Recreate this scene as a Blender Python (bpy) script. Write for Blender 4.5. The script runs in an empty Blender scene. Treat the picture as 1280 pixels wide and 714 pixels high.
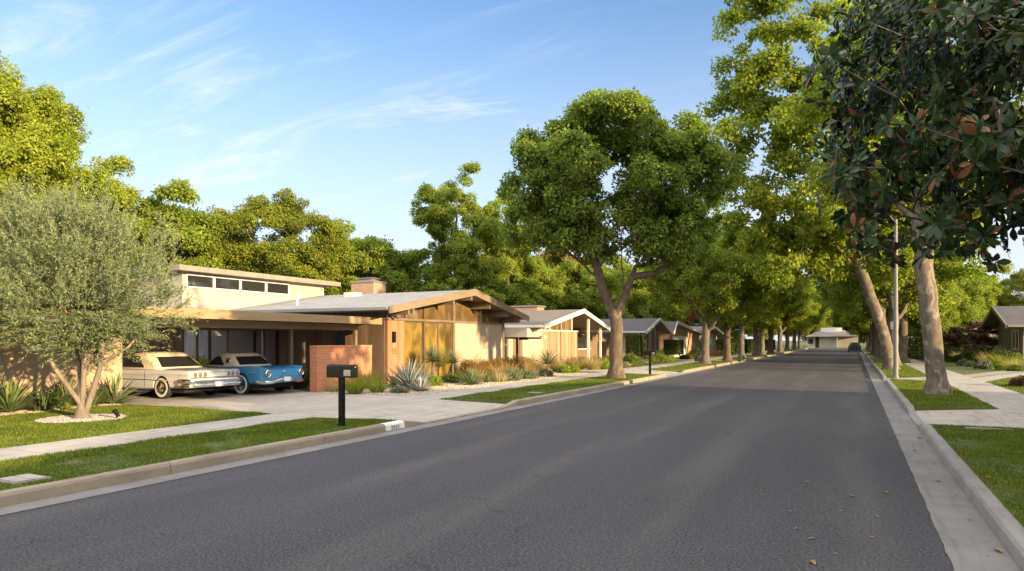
import bpy, math, random
import numpy as np
from mathutils import Vector, Matrix
PI = math.pi
SC = bpy.context.scene
COL = SC.collection
H = 1.85                                   # eye height over the asphalt
FX, FY, RX, RY = -0.4478, 0.8942, 0.8942, 0.4478

def yat(px, X):                            # world Y of the sight line through column px at distance X from the road axis
    u = (px - 640) / 853.0
    return X * (RY * u + FY) / (RX * u + FX)

# ------------------------------------------------------------------ tags
def tag(o, label=None, cat=None, group=None, kind=None):
    if label: o['label'] = label
    if cat: o['category'] = cat
    if group: o['group'] = group
    if kind: o['kind'] = kind
    return o

def thing(name, label, cat, loc=(0, 0, 0), rotz=0, group=None):
    o = bpy.data.objects.new(name, None); COL.objects.link(o)
    o.location = loc; o.rotation_euler = (0, 0, rotz); o.empty_display_size = .2
    return tag(o, label, cat, group)

def link(name, me, parent=None, world=False):
    o = bpy.data.objects.new(name, me); COL.objects.link(o)
    if parent:
        o.parent = parent
        if world and parent.parent is None and parent.type == 'EMPTY':
            o.matrix_parent_inverse = Matrix.Translation(parent.location).inverted()
    return o

def copy_tree(o, parent=None):
    c = o.copy(); COL.objects.link(c)
    if parent: c.parent = parent
    for ch in list(o.children): copy_tree(ch, c)
    return c

# ------------------------------------------------------------------ materials
class N:
    def __init__(s, name):
        s.m = bpy.data.materials.new(name); s.m.use_nodes = True
        s.t = s.m.node_tree; s.t.nodes.clear()
        s.out = s.n('ShaderNodeOutputMaterial')
    def n(s, typ, **kw):
        nd = s.t.nodes.new(typ)
        for k, v in kw.items(): setattr(nd, k, v)
        return nd
    def l(s, a, b): s.t.links.new(a, b)
    def val(s, sock, v):
        if hasattr(v, 'is_linked') or isinstance(v, bpy.types.NodeSocket): s.l(v, sock)
        else: sock.default_value = v
    def coord(s, scale=(1, 1, 1), kind='Object'):
        c = s.n('ShaderNodeTexCoord'); mp = s.n('ShaderNodeMapping')
        s.l(c.outputs[kind], mp.inputs[0]); mp.inputs['Scale'].default_value = scale
        return mp.outputs[0]
    def noise(s, vec, scale, detail=4, rough=.55, dist=0):
        nd = s.n('ShaderNodeTexNoise'); s.l(vec, nd.inputs['Vector'])
        nd.inputs['Scale'].default_value = scale; nd.inputs['Detail'].default_value = detail
        nd.inputs['Roughness'].default_value = rough; nd.inputs['Distortion'].default_value = dist
        return nd.outputs['Fac']
    def ramp(s, fac, a, b):
        nd = s.n('ShaderNodeMapRange'); nd.interpolation_type = 'SMOOTHSTEP'
        s.l(fac, nd.inputs[0]); nd.inputs[1].default_value = a; nd.inputs[2].default_value = b
        return nd.outputs[0]
    def mix(s, fac, a, b, blend='MIX'):
        nd = s.n('ShaderNodeMix', data_type='RGBA'); nd.blend_type = blend
        s.val(nd.inputs[0], fac)
        for sock, v in ((nd.inputs[6], a), (nd.inputs[7], b)):
            if isinstance(v, (tuple, list)): sock.default_value = (v[0], v[1], v[2], 1)
            else: s.l(v, sock)
        return nd.outputs[2]
    def math(s, op, a, b=0):
        nd = s.n('ShaderNodeMath', operation=op); s.val(nd.inputs[0], a); s.val(nd.inputs[1], b)
        return nd.outputs[0]
    def bump(s, h, strength, dist=.02, normal=None):
        nd = s.n('ShaderNodeBump'); s.l(h, nd.inputs['Height'])
        nd.inputs['Strength'].default_value = strength; nd.inputs['Distance'].default_value = dist
        if normal is not None: s.l(normal, nd.inputs['Normal'])
        return nd.outputs[0]
    def pbr(s, col, rough=.7, metal=0, spec=.5, normal=None, coat=0):
        p = s.n('ShaderNodeBsdfPrincipled')
        if isinstance(col, (tuple, list)): p.inputs['Base Color'].default_value = (*col[:3], 1)
        else: s.l(col, p.inputs['Base Color'])
        s.val(p.inputs['Roughness'], rough); p.inputs['Metallic'].default_value = metal
        p.inputs['Specular IOR Level'].default_value = spec
        p.inputs['Coat Weight'].default_value = coat
        if normal is not None: s.l(normal, p.inputs['Normal'])
        s.l(p.outputs[0], s.out.inputs[0]); s.p = p
        return s.m

def mat(name, c1, c2=None, scale=4, rough=.7, bump=.2, bscale=60, metal=0, spec=.4, c3=None, scale3=40, lo=.35, hi=.65, coat=0, stretch=(1, 1, 1), bd=.01):
    a = N(name); v = a.coord(stretch)
    col = c1
    if c2: col = a.mix(a.ramp(a.noise(v, scale), lo, hi), c1, c2)
    if c3: col = a.mix(a.ramp(a.noise(v, scale3, 3), .45, .75), col, c3)
    nm = a.bump(a.noise(v, bscale, 4, .6), bump, bd) if bump else None
    return a.pbr(col, rough, metal, spec, nm, coat)

def leafmat(name, c1, c2, c3=None, trans=.35, rough=.6, spec=.16, nscale=.5, under=None, tint=1.3, under_part=1):
    a = N(name); v = a.coord()
    g = a.n('ShaderNodeNewGeometry')
    rnd = g.outputs['Random Per Island']
    col = a.mix(a.ramp(a.noise(v, nscale, 4, .65), .38, .62), c1, c2)
    if c3: col = a.mix(a.ramp(rnd, .72, .98), col, c3)
    dark = a.math('MULTIPLY_ADD', rnd, .55); dark.node.inputs[2].default_value = .80
    cc = a.n('ShaderNodeVectorMath', operation='SCALE'); a.l(col, cc.inputs[0]); a.l(dark, cc.inputs['Scale'])
    col = cc.outputs[0]
    if under: col = a.mix(a.math('MULTIPLY', g.outputs['Backfacing'], a.ramp(rnd, 1 - under_part, 1 - under_part + .03)) if under_part < 1 else g.outputs['Backfacing'], col, under)
    a.pbr(col, rough, 0, spec)
    tr = a.n('ShaderNodeBsdfTranslucent')
    tc = a.n('ShaderNodeVectorMath', operation='MULTIPLY'); a.l(col, tc.inputs[0]); tc.inputs[1].default_value = (tint * 1.08, tint * 1.22, tint * .42)
    a.l(tc.outputs[0], tr.inputs[0])
    mx = a.n('ShaderNodeMixShader'); mx.inputs[0].default_value = trans
    a.l(a.p.outputs[0], mx.inputs[1]); a.l(tr.outputs[0], mx.inputs[2]); a.l(mx.outputs[0], a.out.inputs[0])
    return a.m

def m_asphalt():
    a = N('asphalt'); v = a.coord()
    big = a.noise(a.coord((.5, .12, 1)), 1.3, 5, .6)
    col = a.mix(a.ramp(big, .3, .7), (.033, .0325, .038), (.047, .0465, .053))
    # worn wheel paths along the street
    sx = a.n('ShaderNodeSeparateXYZ'); a.l(v, sx.inputs[0])
    wp = a.math('SINE', a.math('MULTIPLY', a.math('ADD', sx.outputs[0], .5), 3.3))
    wpn = a.math('MULTIPLY', a.ramp(wp, -.2, 1), a.ramp(a.noise(a.coord((.6, .08, 1)), 2, 4), .35, .7))
    col = a.mix(a.math('MULTIPLY', wpn, .6), col, (.098, .094, .096))
    agg = a.noise(v, 190, 3, .75)
    col = a.mix(a.ramp(agg, .56, .72), col, (.19, .18, .175))
    col = a.mix(a.ramp(a.noise(v, 130, 3, .7), .55, .75), col, (.025, .024, .026))
    # oil spots and patches
    spot = a.ramp(a.noise(v, 1.7, 6, .66), .62, .67)
    col = a.mix(a.math('MULTIPLY', spot, .55), col, (.028, .026, .027))
    # hairline cracks
    vo = a.n('ShaderNodeTexVoronoi', feature='DISTANCE_TO_EDGE')
    wv = a.n('ShaderNodeVectorMath', operation='ADD'); a.l(v, wv.inputs[0])
    nz = a.n('ShaderNodeTexNoise'); a.l(v, nz.inputs['Vector']); nz.inputs['Scale'].default_value = 1.2; nz.inputs['Detail'].default_value = 6
    a.l(nz.outputs['Color'], wv.inputs[1]); a.l(wv.outputs[0], vo.inputs['Vector']); vo.inputs['Scale'].default_value = .33
    crack = a.math('MULTIPLY', a.math('LESS_THAN', vo.outputs['Distance'], .0032), a.ramp(a.noise(v, .45, 2), .42, .52))
    col = a.mix(a.math('MULTIPLY', crack, .65), col, (.015, .014, .014))
    med = a.noise(v, 42, 4, .7)
    col = a.mix(a.math('MULTIPLY', a.ramp(med, .47, .60), .75), col, (.115, .113, .12))
    col = a.mix(a.math('MULTIPLY', a.ramp(a.noise(v, 33, 4, .7), .50, .62), .75), col, (.017, .017, .019))
    nm = a.bump(med, .5, .012, a.bump(agg, .55, .008))
    a.pbr(col, .85, 0, .25, nm)
    return a.m

def m_concrete(name, c1, c2, joint=0, axis=1, cross=0, stain=(.16, .13, .10), off=0):
    a = N(name); v = a.coord()
    col = a.mix(a.ramp(a.noise(v, 1.1, 6, .6), .3, .7), c1, c2)
    col = a.mix(a.math('MULTIPLY', a.ramp(a.noise(v, 2.7, 5, .65), .55, .75), .45), col, stain)
    lng = a.noise(a.coord((5, .5, 5)), 1.4, 6, .7)
    col = a.mix(a.math('MULTIPLY', a.ramp(lng, .5, .68), .5), col, stain)
    fine = a.noise(v, 60, 5, .75)
    col = a.mix(a.math('MULTIPLY', a.ramp(fine, .5, .8), .35), col, tuple(x * .6 for x in c1))
    hgt = fine
    if joint:
        sx = a.n('ShaderNodeSeparateXYZ'); a.l(v, sx.inputs[0])
        def lines(ax, step, o):
            q = a.math('ADD', sx.outputs[ax], o); q = a.math('PINGPONG', q, step / 2)
            return a.math('LESS_THAN', q, .008)
        j = lines(axis, joint, off)
        if cross: j = a.math('MAXIMUM', j, lines(1 - axis, cross, .35))
        col = a.mix(a.math('MULTIPLY', j, .7), col, (.07, .055, .04))
        hgt = a.math('SUBTRACT', fine, a.math('MULTIPLY', j, 2.0))
    nm = a.bump(hgt, .35, .006)
    a.pbr(col, .85, 0, .3, nm)
    return a.m

def m_brick(name, b1, b2, mortar, w=.21, h=.068, ms=.008):
    a = N(name); v = a.coord()
    sx = a.n('ShaderNodeSeparateXYZ'); a.l(v, sx.inputs[0])
    cb = a.n('ShaderNodeCombineXYZ'); a.l(a.math('ADD', sx.outputs[0], sx.outputs[1]), cb.inputs[0]); a.l(sx.outputs[2], cb.inputs[1])
    br = a.n('ShaderNodeTexBrick'); a.l(cb.outputs[0], br.inputs['Vector'])
    br.inputs['Scale'].default_value = 1; br.inputs['Brick Width'].default_value = w; br.inputs['Row Height'].default_value = h
    br.inputs['Mortar Size'].default_value = ms; br.inputs['Color1'].default_value = (*b1, 1); br.inputs['Color2'].default_value = (*b2, 1)
    br.inputs['Mortar'].default_value = (*mortar, 1); br.inputs['Bias'].default_value = 0
    col = a.mix(a.math('MULTIPLY', a.ramp(a.noise(v, 18, 4), .4, .75), .45), br.outputs['Color'], tuple(x * .55 for x in b1))
    nm = a.bump(a.math('SUBTRACT', a.math('MULTIPLY', a.noise(v, 70), .4), br.outputs['Fac']), .6, .012)
    a.pbr(col, .85, 0, .3, nm)
    return a.m

def m_wood(name, c1, c2, axis=2, scale=1.0, rough=.6, wear=None):
    a = N(name); st = [14 * scale] * 3; st[axis] = .9 * scale
    v = a.coord(tuple(st)); g = a.noise(v, 1.6, 6, .6, .6)
    col = a.mix(a.ramp(g, .3, .7), c1, c2)
    rnd = a.n('ShaderNodeNewGeometry').outputs['Random Per Island']
    cc = a.n('ShaderNodeVectorMath', operation='SCALE'); a.l(col, cc.inputs[0]); k = a.math('MULTIPLY_ADD', rnd, .5); k.node.inputs[2].default_value = .75; a.l(k, cc.inputs['Scale'])
    col = cc.outputs[0]
    if wear: col = a.mix(a.ramp(a.noise(a.coord(), 1.7, 4), .5, .8), col, wear)
    a.pbr(col, rough, 0, .35, a.bump(g, .25, .01))
    return a.m

def m_shingle(name, c1, c2, step=.14):
    a = N(name); v = a.coord()
    sx = a.n('ShaderNodeSeparateXYZ'); a.l(v, sx.inputs[0])
    cb = a.n('ShaderNodeCombineXYZ'); a.l(sx.outputs[0], cb.inputs[0]); a.l(sx.outputs[1], cb.inputs[1])
    br = a.n('ShaderNodeTexBrick'); a.l(cb.outputs[0], br.inputs['Vector'])
    for k, q in (('Scale', 1), ('Brick Width', .3), ('Row Height', step), ('Mortar Size', .008)): br.inputs[k].default_value = q
    br.inputs['Color1'].default_value = (*c1, 1); br.inputs['Color2'].default_value = (*c2, 1); br.inputs['Mortar'].default_value = (*[x * .4 for x in c1], 1)
    col = a.mix(a.math('MULTIPLY', a.ramp(a.noise(v, 1.2, 5), .35, .7), .5), br.outputs['Color'], tuple(x * 1.3 for x in c2))
    a.pbr(col, .85, 0, .3, a.bump(a.math('SUBTRACT', a.noise(v, 90), br.outputs['Fac']), .5, .012))
    return a.m

def m_glass(name, col, rough=.05, metal=0.0, vary=None):
    a = N(name)
    c = col
    if vary: c = a.mix(a.ramp(a.noise(a.coord((1, 1, .6)), 1.6, 3, .5, .8), .35, .7), col, vary)
    return a.pbr(c, rough, metal, .8, a.bump(a.noise(a.coord(), 1.2, 2), .03, .05))

def m_bark(name, c1, c2, c3, scale=6, bump=.7, st=(1, 1, .35)):
    a = N(name); v = a.coord(st)
    col = a.mix(a.ramp(a.noise(v, scale, 5, .6), .35, .65), c1, c2)
    col = a.mix(a.ramp(a.noise(v, scale * .6, 4, .5, 1.2), .55, .62), col, c3)
    h = a.noise(v, scale * 5, 5, .7)
    col = a.mix(a.math('MULTIPLY', a.ramp(h, .5, .8), .5), col, tuple(x * .4 for x in c1))
    a.pbr(col, .9, 0, .2, a.bump(h, bump, .03))
    return a.m

M = {}
M['asphalt'] = m_asphalt()
M['soil'] = mat('soil', (.15, .11, .07), (.10, .075, .045), 3, .95, .5, 40, c3=(.22, .17, .12))
M['lawn_soil'] = mat('lawn_soil', (.055, .085, .018), (.075, .10, .022), 2, .95, .6, 60, c3=(.12, .11, .04), scale3=9, bd=.03)
M['far_ground'] = mat('far_ground', (.05, .07, .02), (.09, .085, .04), .3, .95, .2, 8)
M['conc'] = m_concrete('pale_concrete', (.36, .34, .305), (.30, .28, .25), 1.5, 1, 0)
M['drive'] = m_concrete('driveway_concrete', (.38, .35, .305), (.32, .295, .255), 2.6, 1, 3.1, off=.35)
M['kerb'] = m_concrete('kerb_concrete', (.28, .235, .175), (.215, .18, .135), 0, stain=(.12, .085, .05))
M['kerb_r'] = m_concrete('grey_kerb_concrete', (.25, .24, .225), (.19, .185, .172), 0)
M['gutter'] = m_concrete('gutter_concrete', (.20, .196, .19), (.15, .147, .142), 3.0, 1, 0, stain=(.10, .09, .075))
M['gravel_bed'] = mat('gravel_bed', (.30, .25, .19), (.22, .18, .13), 14, .95, .8, 55, c3=(.42, .37, .3), scale3=50, bd=.02)
M['white_paint'] = mat('white_paint', (.72, .70, .65), (.62, .60, .55), 5, .6, .15, 90)
M['ink'] = mat('black_lettering', (.03, .03, .03), rough=.6, bump=0)
M['stucco'] = mat('cream_stucco', (.40, .325, .245), (.36, .295, .225), 1.5, .9, .35, 150, bd=.006)
M['garage_stucco'] = mat('tan_stucco', (.39, .295, .205), (.36, .27, .185), 1.3, .9, .35, 150, bd=.006)
M['block_stucco'] = mat('ivory_stucco', (.36, .335, .29), (.33, .305, .26), 1.3, .9, .2, 150)
M['fascia'] = m_wood('fascia_paint', (.215, .165, .11), (.16, .122, .082), 1, .6, .55, wear=(.21, .165, .11))
M['fascia_lit'] = m_wood('lit_fascia_paint', (.36, .25, .135), (.29, .20, .105), 1, .6, .55, wear=(.25, .19, .12))  # carport copy of the fascia paint, brighter and more orange to look sunlit
M['fascia_grey'] = mat('grey_fascia_paint', (.24, .205, .17), (.19, .165, .14), 3, .6, .1, 60)
M['soffit'] = m_wood('soffit_wood', (.17, .115, .07), (.12, .08, .05), 0)
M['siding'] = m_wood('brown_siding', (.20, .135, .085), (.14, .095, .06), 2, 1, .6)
M['redwood'] = m_wood('redwood_panel', (.34, .18, .095), (.26, .13, .07), 2, 1, .5)
M['slat_wood'] = m_wood('weathered_slats', (.40, .27, .17), (.30, .19, .115), 2, 1, .6)
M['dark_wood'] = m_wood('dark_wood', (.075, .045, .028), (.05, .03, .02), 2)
M['door_wood'] = m_wood('door_wood', (.14, .07, .035), (.10, .05, .027), 2)
M['roof_pale'] = mat('pale_membrane_roof', (.28, .28, .28), (.22, .22, .222), 1.5, .75, .25, 60, c3=(.18, .18, .18), scale3=6)
M['gutter_metal'] = mat('grey_metal_gutter', (.20, .195, .19), rough=.45, bump=0, metal=.3)
M['shingle'] = m_shingle('brown_grey_shingles', (.21, .18, .15), (.15, .13, .11))
M['shingle_dark'] = m_shingle('dark_grey_shingles', (.105, .10, .105), (.075, .073, .078))
M['brick'] = m_brick('orange_brick', (.56, .20, .085), (.46, .155, .065), (.46, .33, .23))
M['brick_tan'] = m_brick('tan_brick', (.36, .22, .14), (.28, .17, .11), (.36, .31, .25))
M['white_trim'] = mat('white_trim', (.56, .545, .51), rough=.5, bump=0)
M['amber'] = m_glass('amber_glass', (.36, .245, .06), .08, .35, (.10, .075, .028))  # dark mottle painted into the pane for reflected trees
M['bronze_glass'] = m_glass('bronze_glass', (.09, .055, .025), .05, 0, (.18, .12, .05))
M['dark_glass'] = m_glass('dark_glass', (.02, .021, .023), .04)
M['grey_screen'] = mat('satin_grey_glass', (.50, .52, .58), (.40, .42, .47), .6, .4, 0, metal=.3)
M['mullion'] = mat('bronze_frame', (.12, .08, .05), rough=.5, bump=0)
M['black_metal'] = mat('black_green_metal', (.006, .008, .006), (.009, .011, .009), 8, .55, .1, 60, spec=.1)
M['metal_grey'] = mat('galvanised_metal', (.17, .17, .17), (.14, .14, .145), 6, .6, .05, 60, metal=.1)
M['chrome'] = mat('chrome', (.78, .77, .74), (.6, .59, .56), 6, .16, 0, metal=1)
M['rubber'] = mat('tyre_rubber', (.016, .016, .016), rough=.75, bump=.1)
M['whitewall'] = mat('whitewall', (.65, .63, .58), rough=.6, bump=0)
M['car_white'] = mat('ivory_car_paint', (.52, .54, .56), (.50, .52, .54), 2, .2, 0, coat=.5)
M['car_top'] = mat('cream_hardtop', (.68, .58, .43), (.64, .54, .4), 3, .45, .05, 200)
M['car_blue'] = mat('blue_car_paint', (.05, .24, .46), (.045, .22, .43), 2, .2, 0, coat=.6)
M['car_dark'] = mat('dark_car_paint', (.02, .035, .06), rough=.2, bump=0, coat=.5)
M['car_silver'] = mat('aluminium_panel', (.62, .58, .5), (.52, .48, .42), 20, .35, .1, 200, metal=.5)
M['lamp_amber'] = mat('amber_red_lens', (.16, .06, .03), (.25, .13, .06), 60, .15, 0)
M['underbody'] = mat('underbody', (.01, .01, .01), rough=.9, bump=0)
M['plate'] = mat('number_plate', (.72, .72, .70), rough=.5, bump=0)
M['bark_brown'] = m_bark('ash_bark', (.115, .085, .06), (.08, .06, .045), (.15, .12, .09))
M['bark_syc'] = m_bark('sycamore_bark', (.15, .125, .095), (.095, .078, .058), (.215, .19, .155), 5.0, .5, (1, 1, .6))
M['bark_olive'] = m_bark('olive_bark', (.20, .165, .13), (.14, .115, .09), (.26, .22, .175), 7, .4)
M['bark_grey'] = m_bark('grey_bark', (.135, .115, .095), (.09, .078, .064), (.18, .16, .13))
M['fallen'] = mat('dry_leaf', (.27, .16, .06), (.16, .085, .035), 9, .7, .2, 60)
M['leaf_ash'] = leafmat('ash_leaves', (.09, .14, .028), (.145, .195, .035), (.18, .22, .03), .40)
M['leaf_bright'] = leafmat('bright_leaves', (.17, .22, .028), (.24, .28, .035), (.30, .30, .05), .45)
M['leaf_syc'] = leafmat('sycamore_leaves', (.14, .19, .025), (.21, .25, .035), (.23, .24, .03), .45)
M['leaf_oak'] = leafmat('oak_leaves', (.085, .12, .014), (.16, .19, .018), (.2, .18, .03), .35)
M['leaf_mid'] = leafmat('mid_leaves', (.13, .185, .028), (.20, .25, .035), (.24, .25, .05), .45)
M['leaf_red'] = leafmat('turning_leaves', (.15, .12, .03), (.24, .12, .05), (.30, .14, .07), .35)
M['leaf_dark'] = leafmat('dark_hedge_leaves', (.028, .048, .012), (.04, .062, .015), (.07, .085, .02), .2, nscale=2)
M['leaf_olive'] = leafmat('olive_leaves', (.085, .125, .045), (.12, .16, .06), (.24, .26, .10), .25, .6, under=(.19, .225, .14), nscale=1.2, tint=1.1)
M['leaf_magnolia'] = leafmat('magnolia_leaves', (.018, .038, .012), (.026, .052, .015), (.03, .05, .016), .04, .34, .25, under=(.15, .065, .026), nscale=1, under_part=.13)
M['leaf_shrub'] = leafmat('shrub_leaves', (.07, .10, .02), (.10, .135, .025), (.15, .17, .035), .3, nscale=2)
M['leaf_lime'] = leafmat('lime_leaves', (.14, .20, .025), (.18, .24, .03), (.25, .27, .04), .35, nscale=2)
M['leaf_sage'] = leafmat('sage_leaves', (.11, .14, .085), (.14, .165, .10), (.19, .2, .12), .2, nscale=2, tint=1.0)
M['leaf_orange'] = leafmat('orange_shrub_leaves', (.22, .13, .03), (.15, .12, .03), (.36, .17, .04), .35, nscale=3)
M['leaf_maroon'] = leafmat('maroon_leaves', (.06, .022, .02), (.045, .03, .02), (.10, .04, .02), .25, nscale=2)
M['grass_tan'] = leafmat('tan_grass_blades', (.33, .26, .15), (.38, .30, .17), (.45, .37, .22), .4, nscale=2, tint=1.0)
M['grass_gold'] = leafmat('golden_grass_blades', (.34, .26, .08), (.26, .22, .07), (.45, .34, .14), .4, nscale=2, tint=1.0)
M['grass_lime'] = leafmat('lime_grass_blades', (.15, .19, .03), (.19, .22, .035), (.28, .26, .05), .4, nscale=2)
M['grass_lawn'] = leafmat('lawn_blades', (.062, .105, .012), (.105, .15, .018), (.20, .18, .06), .3, .75, .08, nscale=1.5)
M['agave_green'] = leafmat('agave_green', (.075, .11, .045), (.10, .14, .05), (.16, .18, .06), .08, .45, nscale=2)
M['agave_blue'] = leafmat('agave_blue', (.15, .18, .19), (.19, .215, .22), (.25, .27, .25), .06, .5, nscale=2, tint=1)
M['agave_silver'] = leafmat('agave_silver', (.21, .22, .22), (.26, .27, .26), (.32, .32, .28), .06, .5, nscale=2, tint=1)
M['yucca'] = leafmat('yucca_green', (.10, .14, .075), (.14, .175, .09), (.22, .23, .11), .12, .5, nscale=2)
M['pebble'] = None
a = N('pebbles'); g = a.n('ShaderNodeNewGeometry')
M['pebble'] = a.pbr(a.mix(g.outputs['Random Per Island'], (.24, .18, .125), (.50, .44, .36)), .8, 0, .3)
a = N('grey_pebbles'); g = a.n('ShaderNodeNewGeometry')
M['pebble_grey'] = a.pbr(a.mix(g.outputs['Random Per Island'], (.20, .19, .18), (.46, .44, .42)), .8, 0, .3)

# ------------------------------------------------------------------ mesh builders
def np_mesh(name, V, faces_flat, nper, m, smooth=False):
    me = bpy.data.meshes.new(name)
    V = np.ascontiguousarray(V, dtype=np.float32); F = np.ascontiguousarray(faces_flat, dtype=np.int32).ravel()
    nf = len(F) // nper
    me.vertices.add(len(V)); me.vertices.foreach_set('co', V.ravel())
    me.loops.add(len(F)); me.loops.foreach_set('vertex_index', F)
    me.polygons.add(nf); me.polygons.foreach_set('loop_start', np.arange(0, nf * nper, nper, dtype=np.int32))
    me.polygons.foreach_set('loop_total', np.full(nf, nper, dtype=np.int32))
    if smooth: me.polygons.foreach_set('use_smooth', np.ones(nf, dtype=bool))
    me.materials.append(m); me.update(calc_edges=True)
    return me

class MB:
    def __init__(s): s.v = []; s.f = []
    def add(s, vs, fs):
        k = len(s.v); s.v += [tuple(p) for p in vs]; s.f += [tuple(i + k for i in f) for f in fs]; return s
    def box(s, x0, x1, y0, y1, z0, z1):
        return s.hexa([(x0, y0, z0), (x1, y0, z0), (x1, y1, z0), (x0, y1, z0), (x0, y0, z1), (x1, y0, z1), (x1, y1, z1), (x0, y1, z1)])
    def hexa(s, p):
        return s.add(p, [(3, 2, 1, 0), (4, 5, 6, 7), (0, 1, 5, 4), (1, 2, 6, 5), (2, 3, 7, 6), (3, 0, 4, 7)])
    def poly(s, pts, z):
        return s.add([(x, y, z) for x, y in pts], [tuple(range(len(pts)))])
    def prism(s, pts, z0, z1):
        n = len(pts)
        return s.add([(x, y, z0) for x, y in pts] + [(x, y, z1) for x, y in pts],
                     [tuple(range(n - 1, -1, -1)), tuple(range(n, 2 * n))] + [(i, (i + 1) % n, n + (i + 1) % n, n + i) for i in range(n)])
    def prismx(s, pts, x0, x1):                    # pts in (y,z), extruded along x
        n = len(pts)
        return s.add([(x0, y, z) for y, z in pts] + [(x1, y, z) for y, z in pts],
                     [tuple(range(n - 1, -1, -1)), tuple(range(n, 2 * n))] + [(i, (i + 1) % n, n + (i + 1) % n, n + i) for i in range(n)])
    def tube(s, pts, rad, n=8, cap=True):
        P = [Vector(p) for p in pts]; rings = []; up = None
        for i, p in enumerate(P):
            d = (P[min(i + 1, len(P) - 1)] - P[max(i - 1, 0)]).normalized()
            if up is None: up = Vector((0, 0, 1)) if abs(d.z) < .9 else Vector((1, 0, 0))
            a_ = d.cross(up).normalized(); b_ = a_.cross(d).normalized(); up = b_
            r = rad[i] if isinstance(rad, (list, tuple)) else rad
            rings.append([p + a_ * r * math.cos(2 * PI * k / n) + b_ * r * math.sin(2 * PI * k / n) for k in range(n)])
        vs = [q for rg in rings for q in rg]
        fs = [(i * n + k, i * n + (k + 1) % n, (i + 1) * n + (k + 1) % n, (i + 1) * n + k) for i in range(len(P) - 1) for k in range(n)]
        if cap: fs += [tuple(range(n - 1, -1, -1)), tuple((len(P) - 1) * n + k for k in range(n))]
        return s.add(vs, fs)
    def lathe(s, prof, c, axis='z', n=24):         # prof: (r, h)
        vs = []
        for r, h in prof:
            for k in range(n):
                a_ = 2 * PI * k / n; x, y = r * math.cos(a_), r * math.sin(a_)
                p = {'z': (x, y, h), 'y': (x, h, y), 'x': (h, x, y)}[axis]
                vs.append((p[0] + c[0], p[1] + c[1], p[2] + c[2]))
        m_ = len(prof)
        fs = [(i * n + k, i * n + (k + 1) % n, (i + 1) * n + (k + 1) % n, (i + 1) * n + k) for i in range(m_ - 1) for k in range(n)]
        fs += [tuple(range(n)), tuple((m_ - 1) * n + k for k in range(n))]
        return s.add(vs, fs)
    def build(s, name, m, parent=None, world=False, smooth=False, bevel=0, angle=35):
        me = bpy.data.meshes.new(name); me.from_pydata(s.v, [], s.f); me.validate()
        me.materials.append(m)
        import bmesh
        bm = bmesh.new(); bm.from_mesh(me); bmesh.ops.recalc_face_normals(bm, faces=bm.faces); bm.to_mesh(me); bm.free()
        if smooth:
            me.shade_smooth()
            try: me.set_sharp_from_angle(angle=math.radians(angle))
            except Exception: pass
        o = link(name, me, parent, world)
        if bevel:
            b = o.modifiers.new('bevel', 'BEVEL'); b.width = bevel; b.segments = 2; b.limit_method = 'ANGLE'
        return o

def structure(o, label=None): return tag(o, label, None, None, 'structure')

# ------------------------------------------------------------------ foliage
def unit(a_): return a_ / np.maximum(np.linalg.norm(a_, axis=1, keepdims=True), 1e-9)

def leaves_mesh(name, pos, ax, nr, L, W, m, fold=.25, mid=.45):
    n = len(pos); ax = unit(ax); side = unit(np.cross(ax, nr)); up = np.cross(side, ax)
    L = np.broadcast_to(np.asarray(L, float), (n,))[:, None]; W = np.broadcast_to(np.asarray(W, float), (n,))[:, None]
    c = pos + ax * L * mid + up * fold * W * .5
    V = np.stack([pos, c + side * W * .5, pos + ax * L, c - side * W * .5], 1).reshape(-1, 3)
    b = (np.arange(n) * 4)[:, None]
    F = np.concatenate([b + np.array([[0, 1, 2]]), b + np.array([[0, 2, 3]])], 1).reshape(-1, 3)
    return np_mesh(name, V, F, 3, m)

def big_leaves_mesh(name, pos, ax, nr, L, W, m, fold=.2, droop=.25):
    n = len(pos); ax = unit(ax); side = unit(np.cross(ax, nr)); up = np.cross(side, ax)
    L = L[:, None]; W = W[:, None]
    rows = [(.0, .08), (.3, .62), (.62, 1.0), (.86, .66), (1.0, .06)]
    vs = []
    for t, w in rows:
        c = pos + ax * L * t - up * L * droop * t * t
        vs += [c + side * W * w * .5 + up * fold * W * w * .5, c, c - side * W * w * .5 + up * fold * W * w * .5]
    V = np.stack(vs, 1).reshape(-1, 3); k = 15; b = (np.arange(n) * k)[:, None]; fl = []
    for r in range(4):
        for q in (0, 1):
            fl.append([r * 3 + q, r * 3 + q + 1, (r + 1) * 3 + q + 1, (r + 1) * 3 + q])
    F = np.concatenate([b + np.array([f]) for f in fl], 1).reshape(-1, 4)
    return np_mesh(name, V, F, 4, m, smooth=True)

def clump_points(rng, centres, rc, n, flat=.75):
    C = np.repeat(centres, n, 0); R = np.repeat(rc, n)[:, None]
    d = unit(rng.normal(size=(len(C), 3)) + np.array([0, 0, .25]))
    rr = rng.random((len(C), 1)) ** .33
    p = C + d * R * rr * np.array([1, 1, flat])
    return p, d

def env_clumps(rng, ells, nc, rc, inner=.5, gap=0):
    vol = np.array([e[3] * e[4] * e[5] for e in ells]) ** .66; pr = vol / vol.sum(); out = []
    tries = 0
    while len(out) < nc and tries < nc * 60:
        tries += 1
        e = ells[rng.choice(len(ells), p=pr)]
        d = rng.normal(size=3); d /= np.linalg.norm(d)
        r = inner + (1 - inner) * rng.random() ** .6
        r *= 1 + .13 * math.sin(3 * math.atan2(d[1], d[0]) + e[0]) + .08 * math.sin(5 * d[2] + e[1])
        p = np.array(e[:3]) + d * r * np.array(e[3:6])
        if out and gap:
            q = np.array(out)
            if (np.linalg.norm(q - p, axis=1) < gap).any(): continue
        out.append(p)
    return np.array(out)

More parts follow.
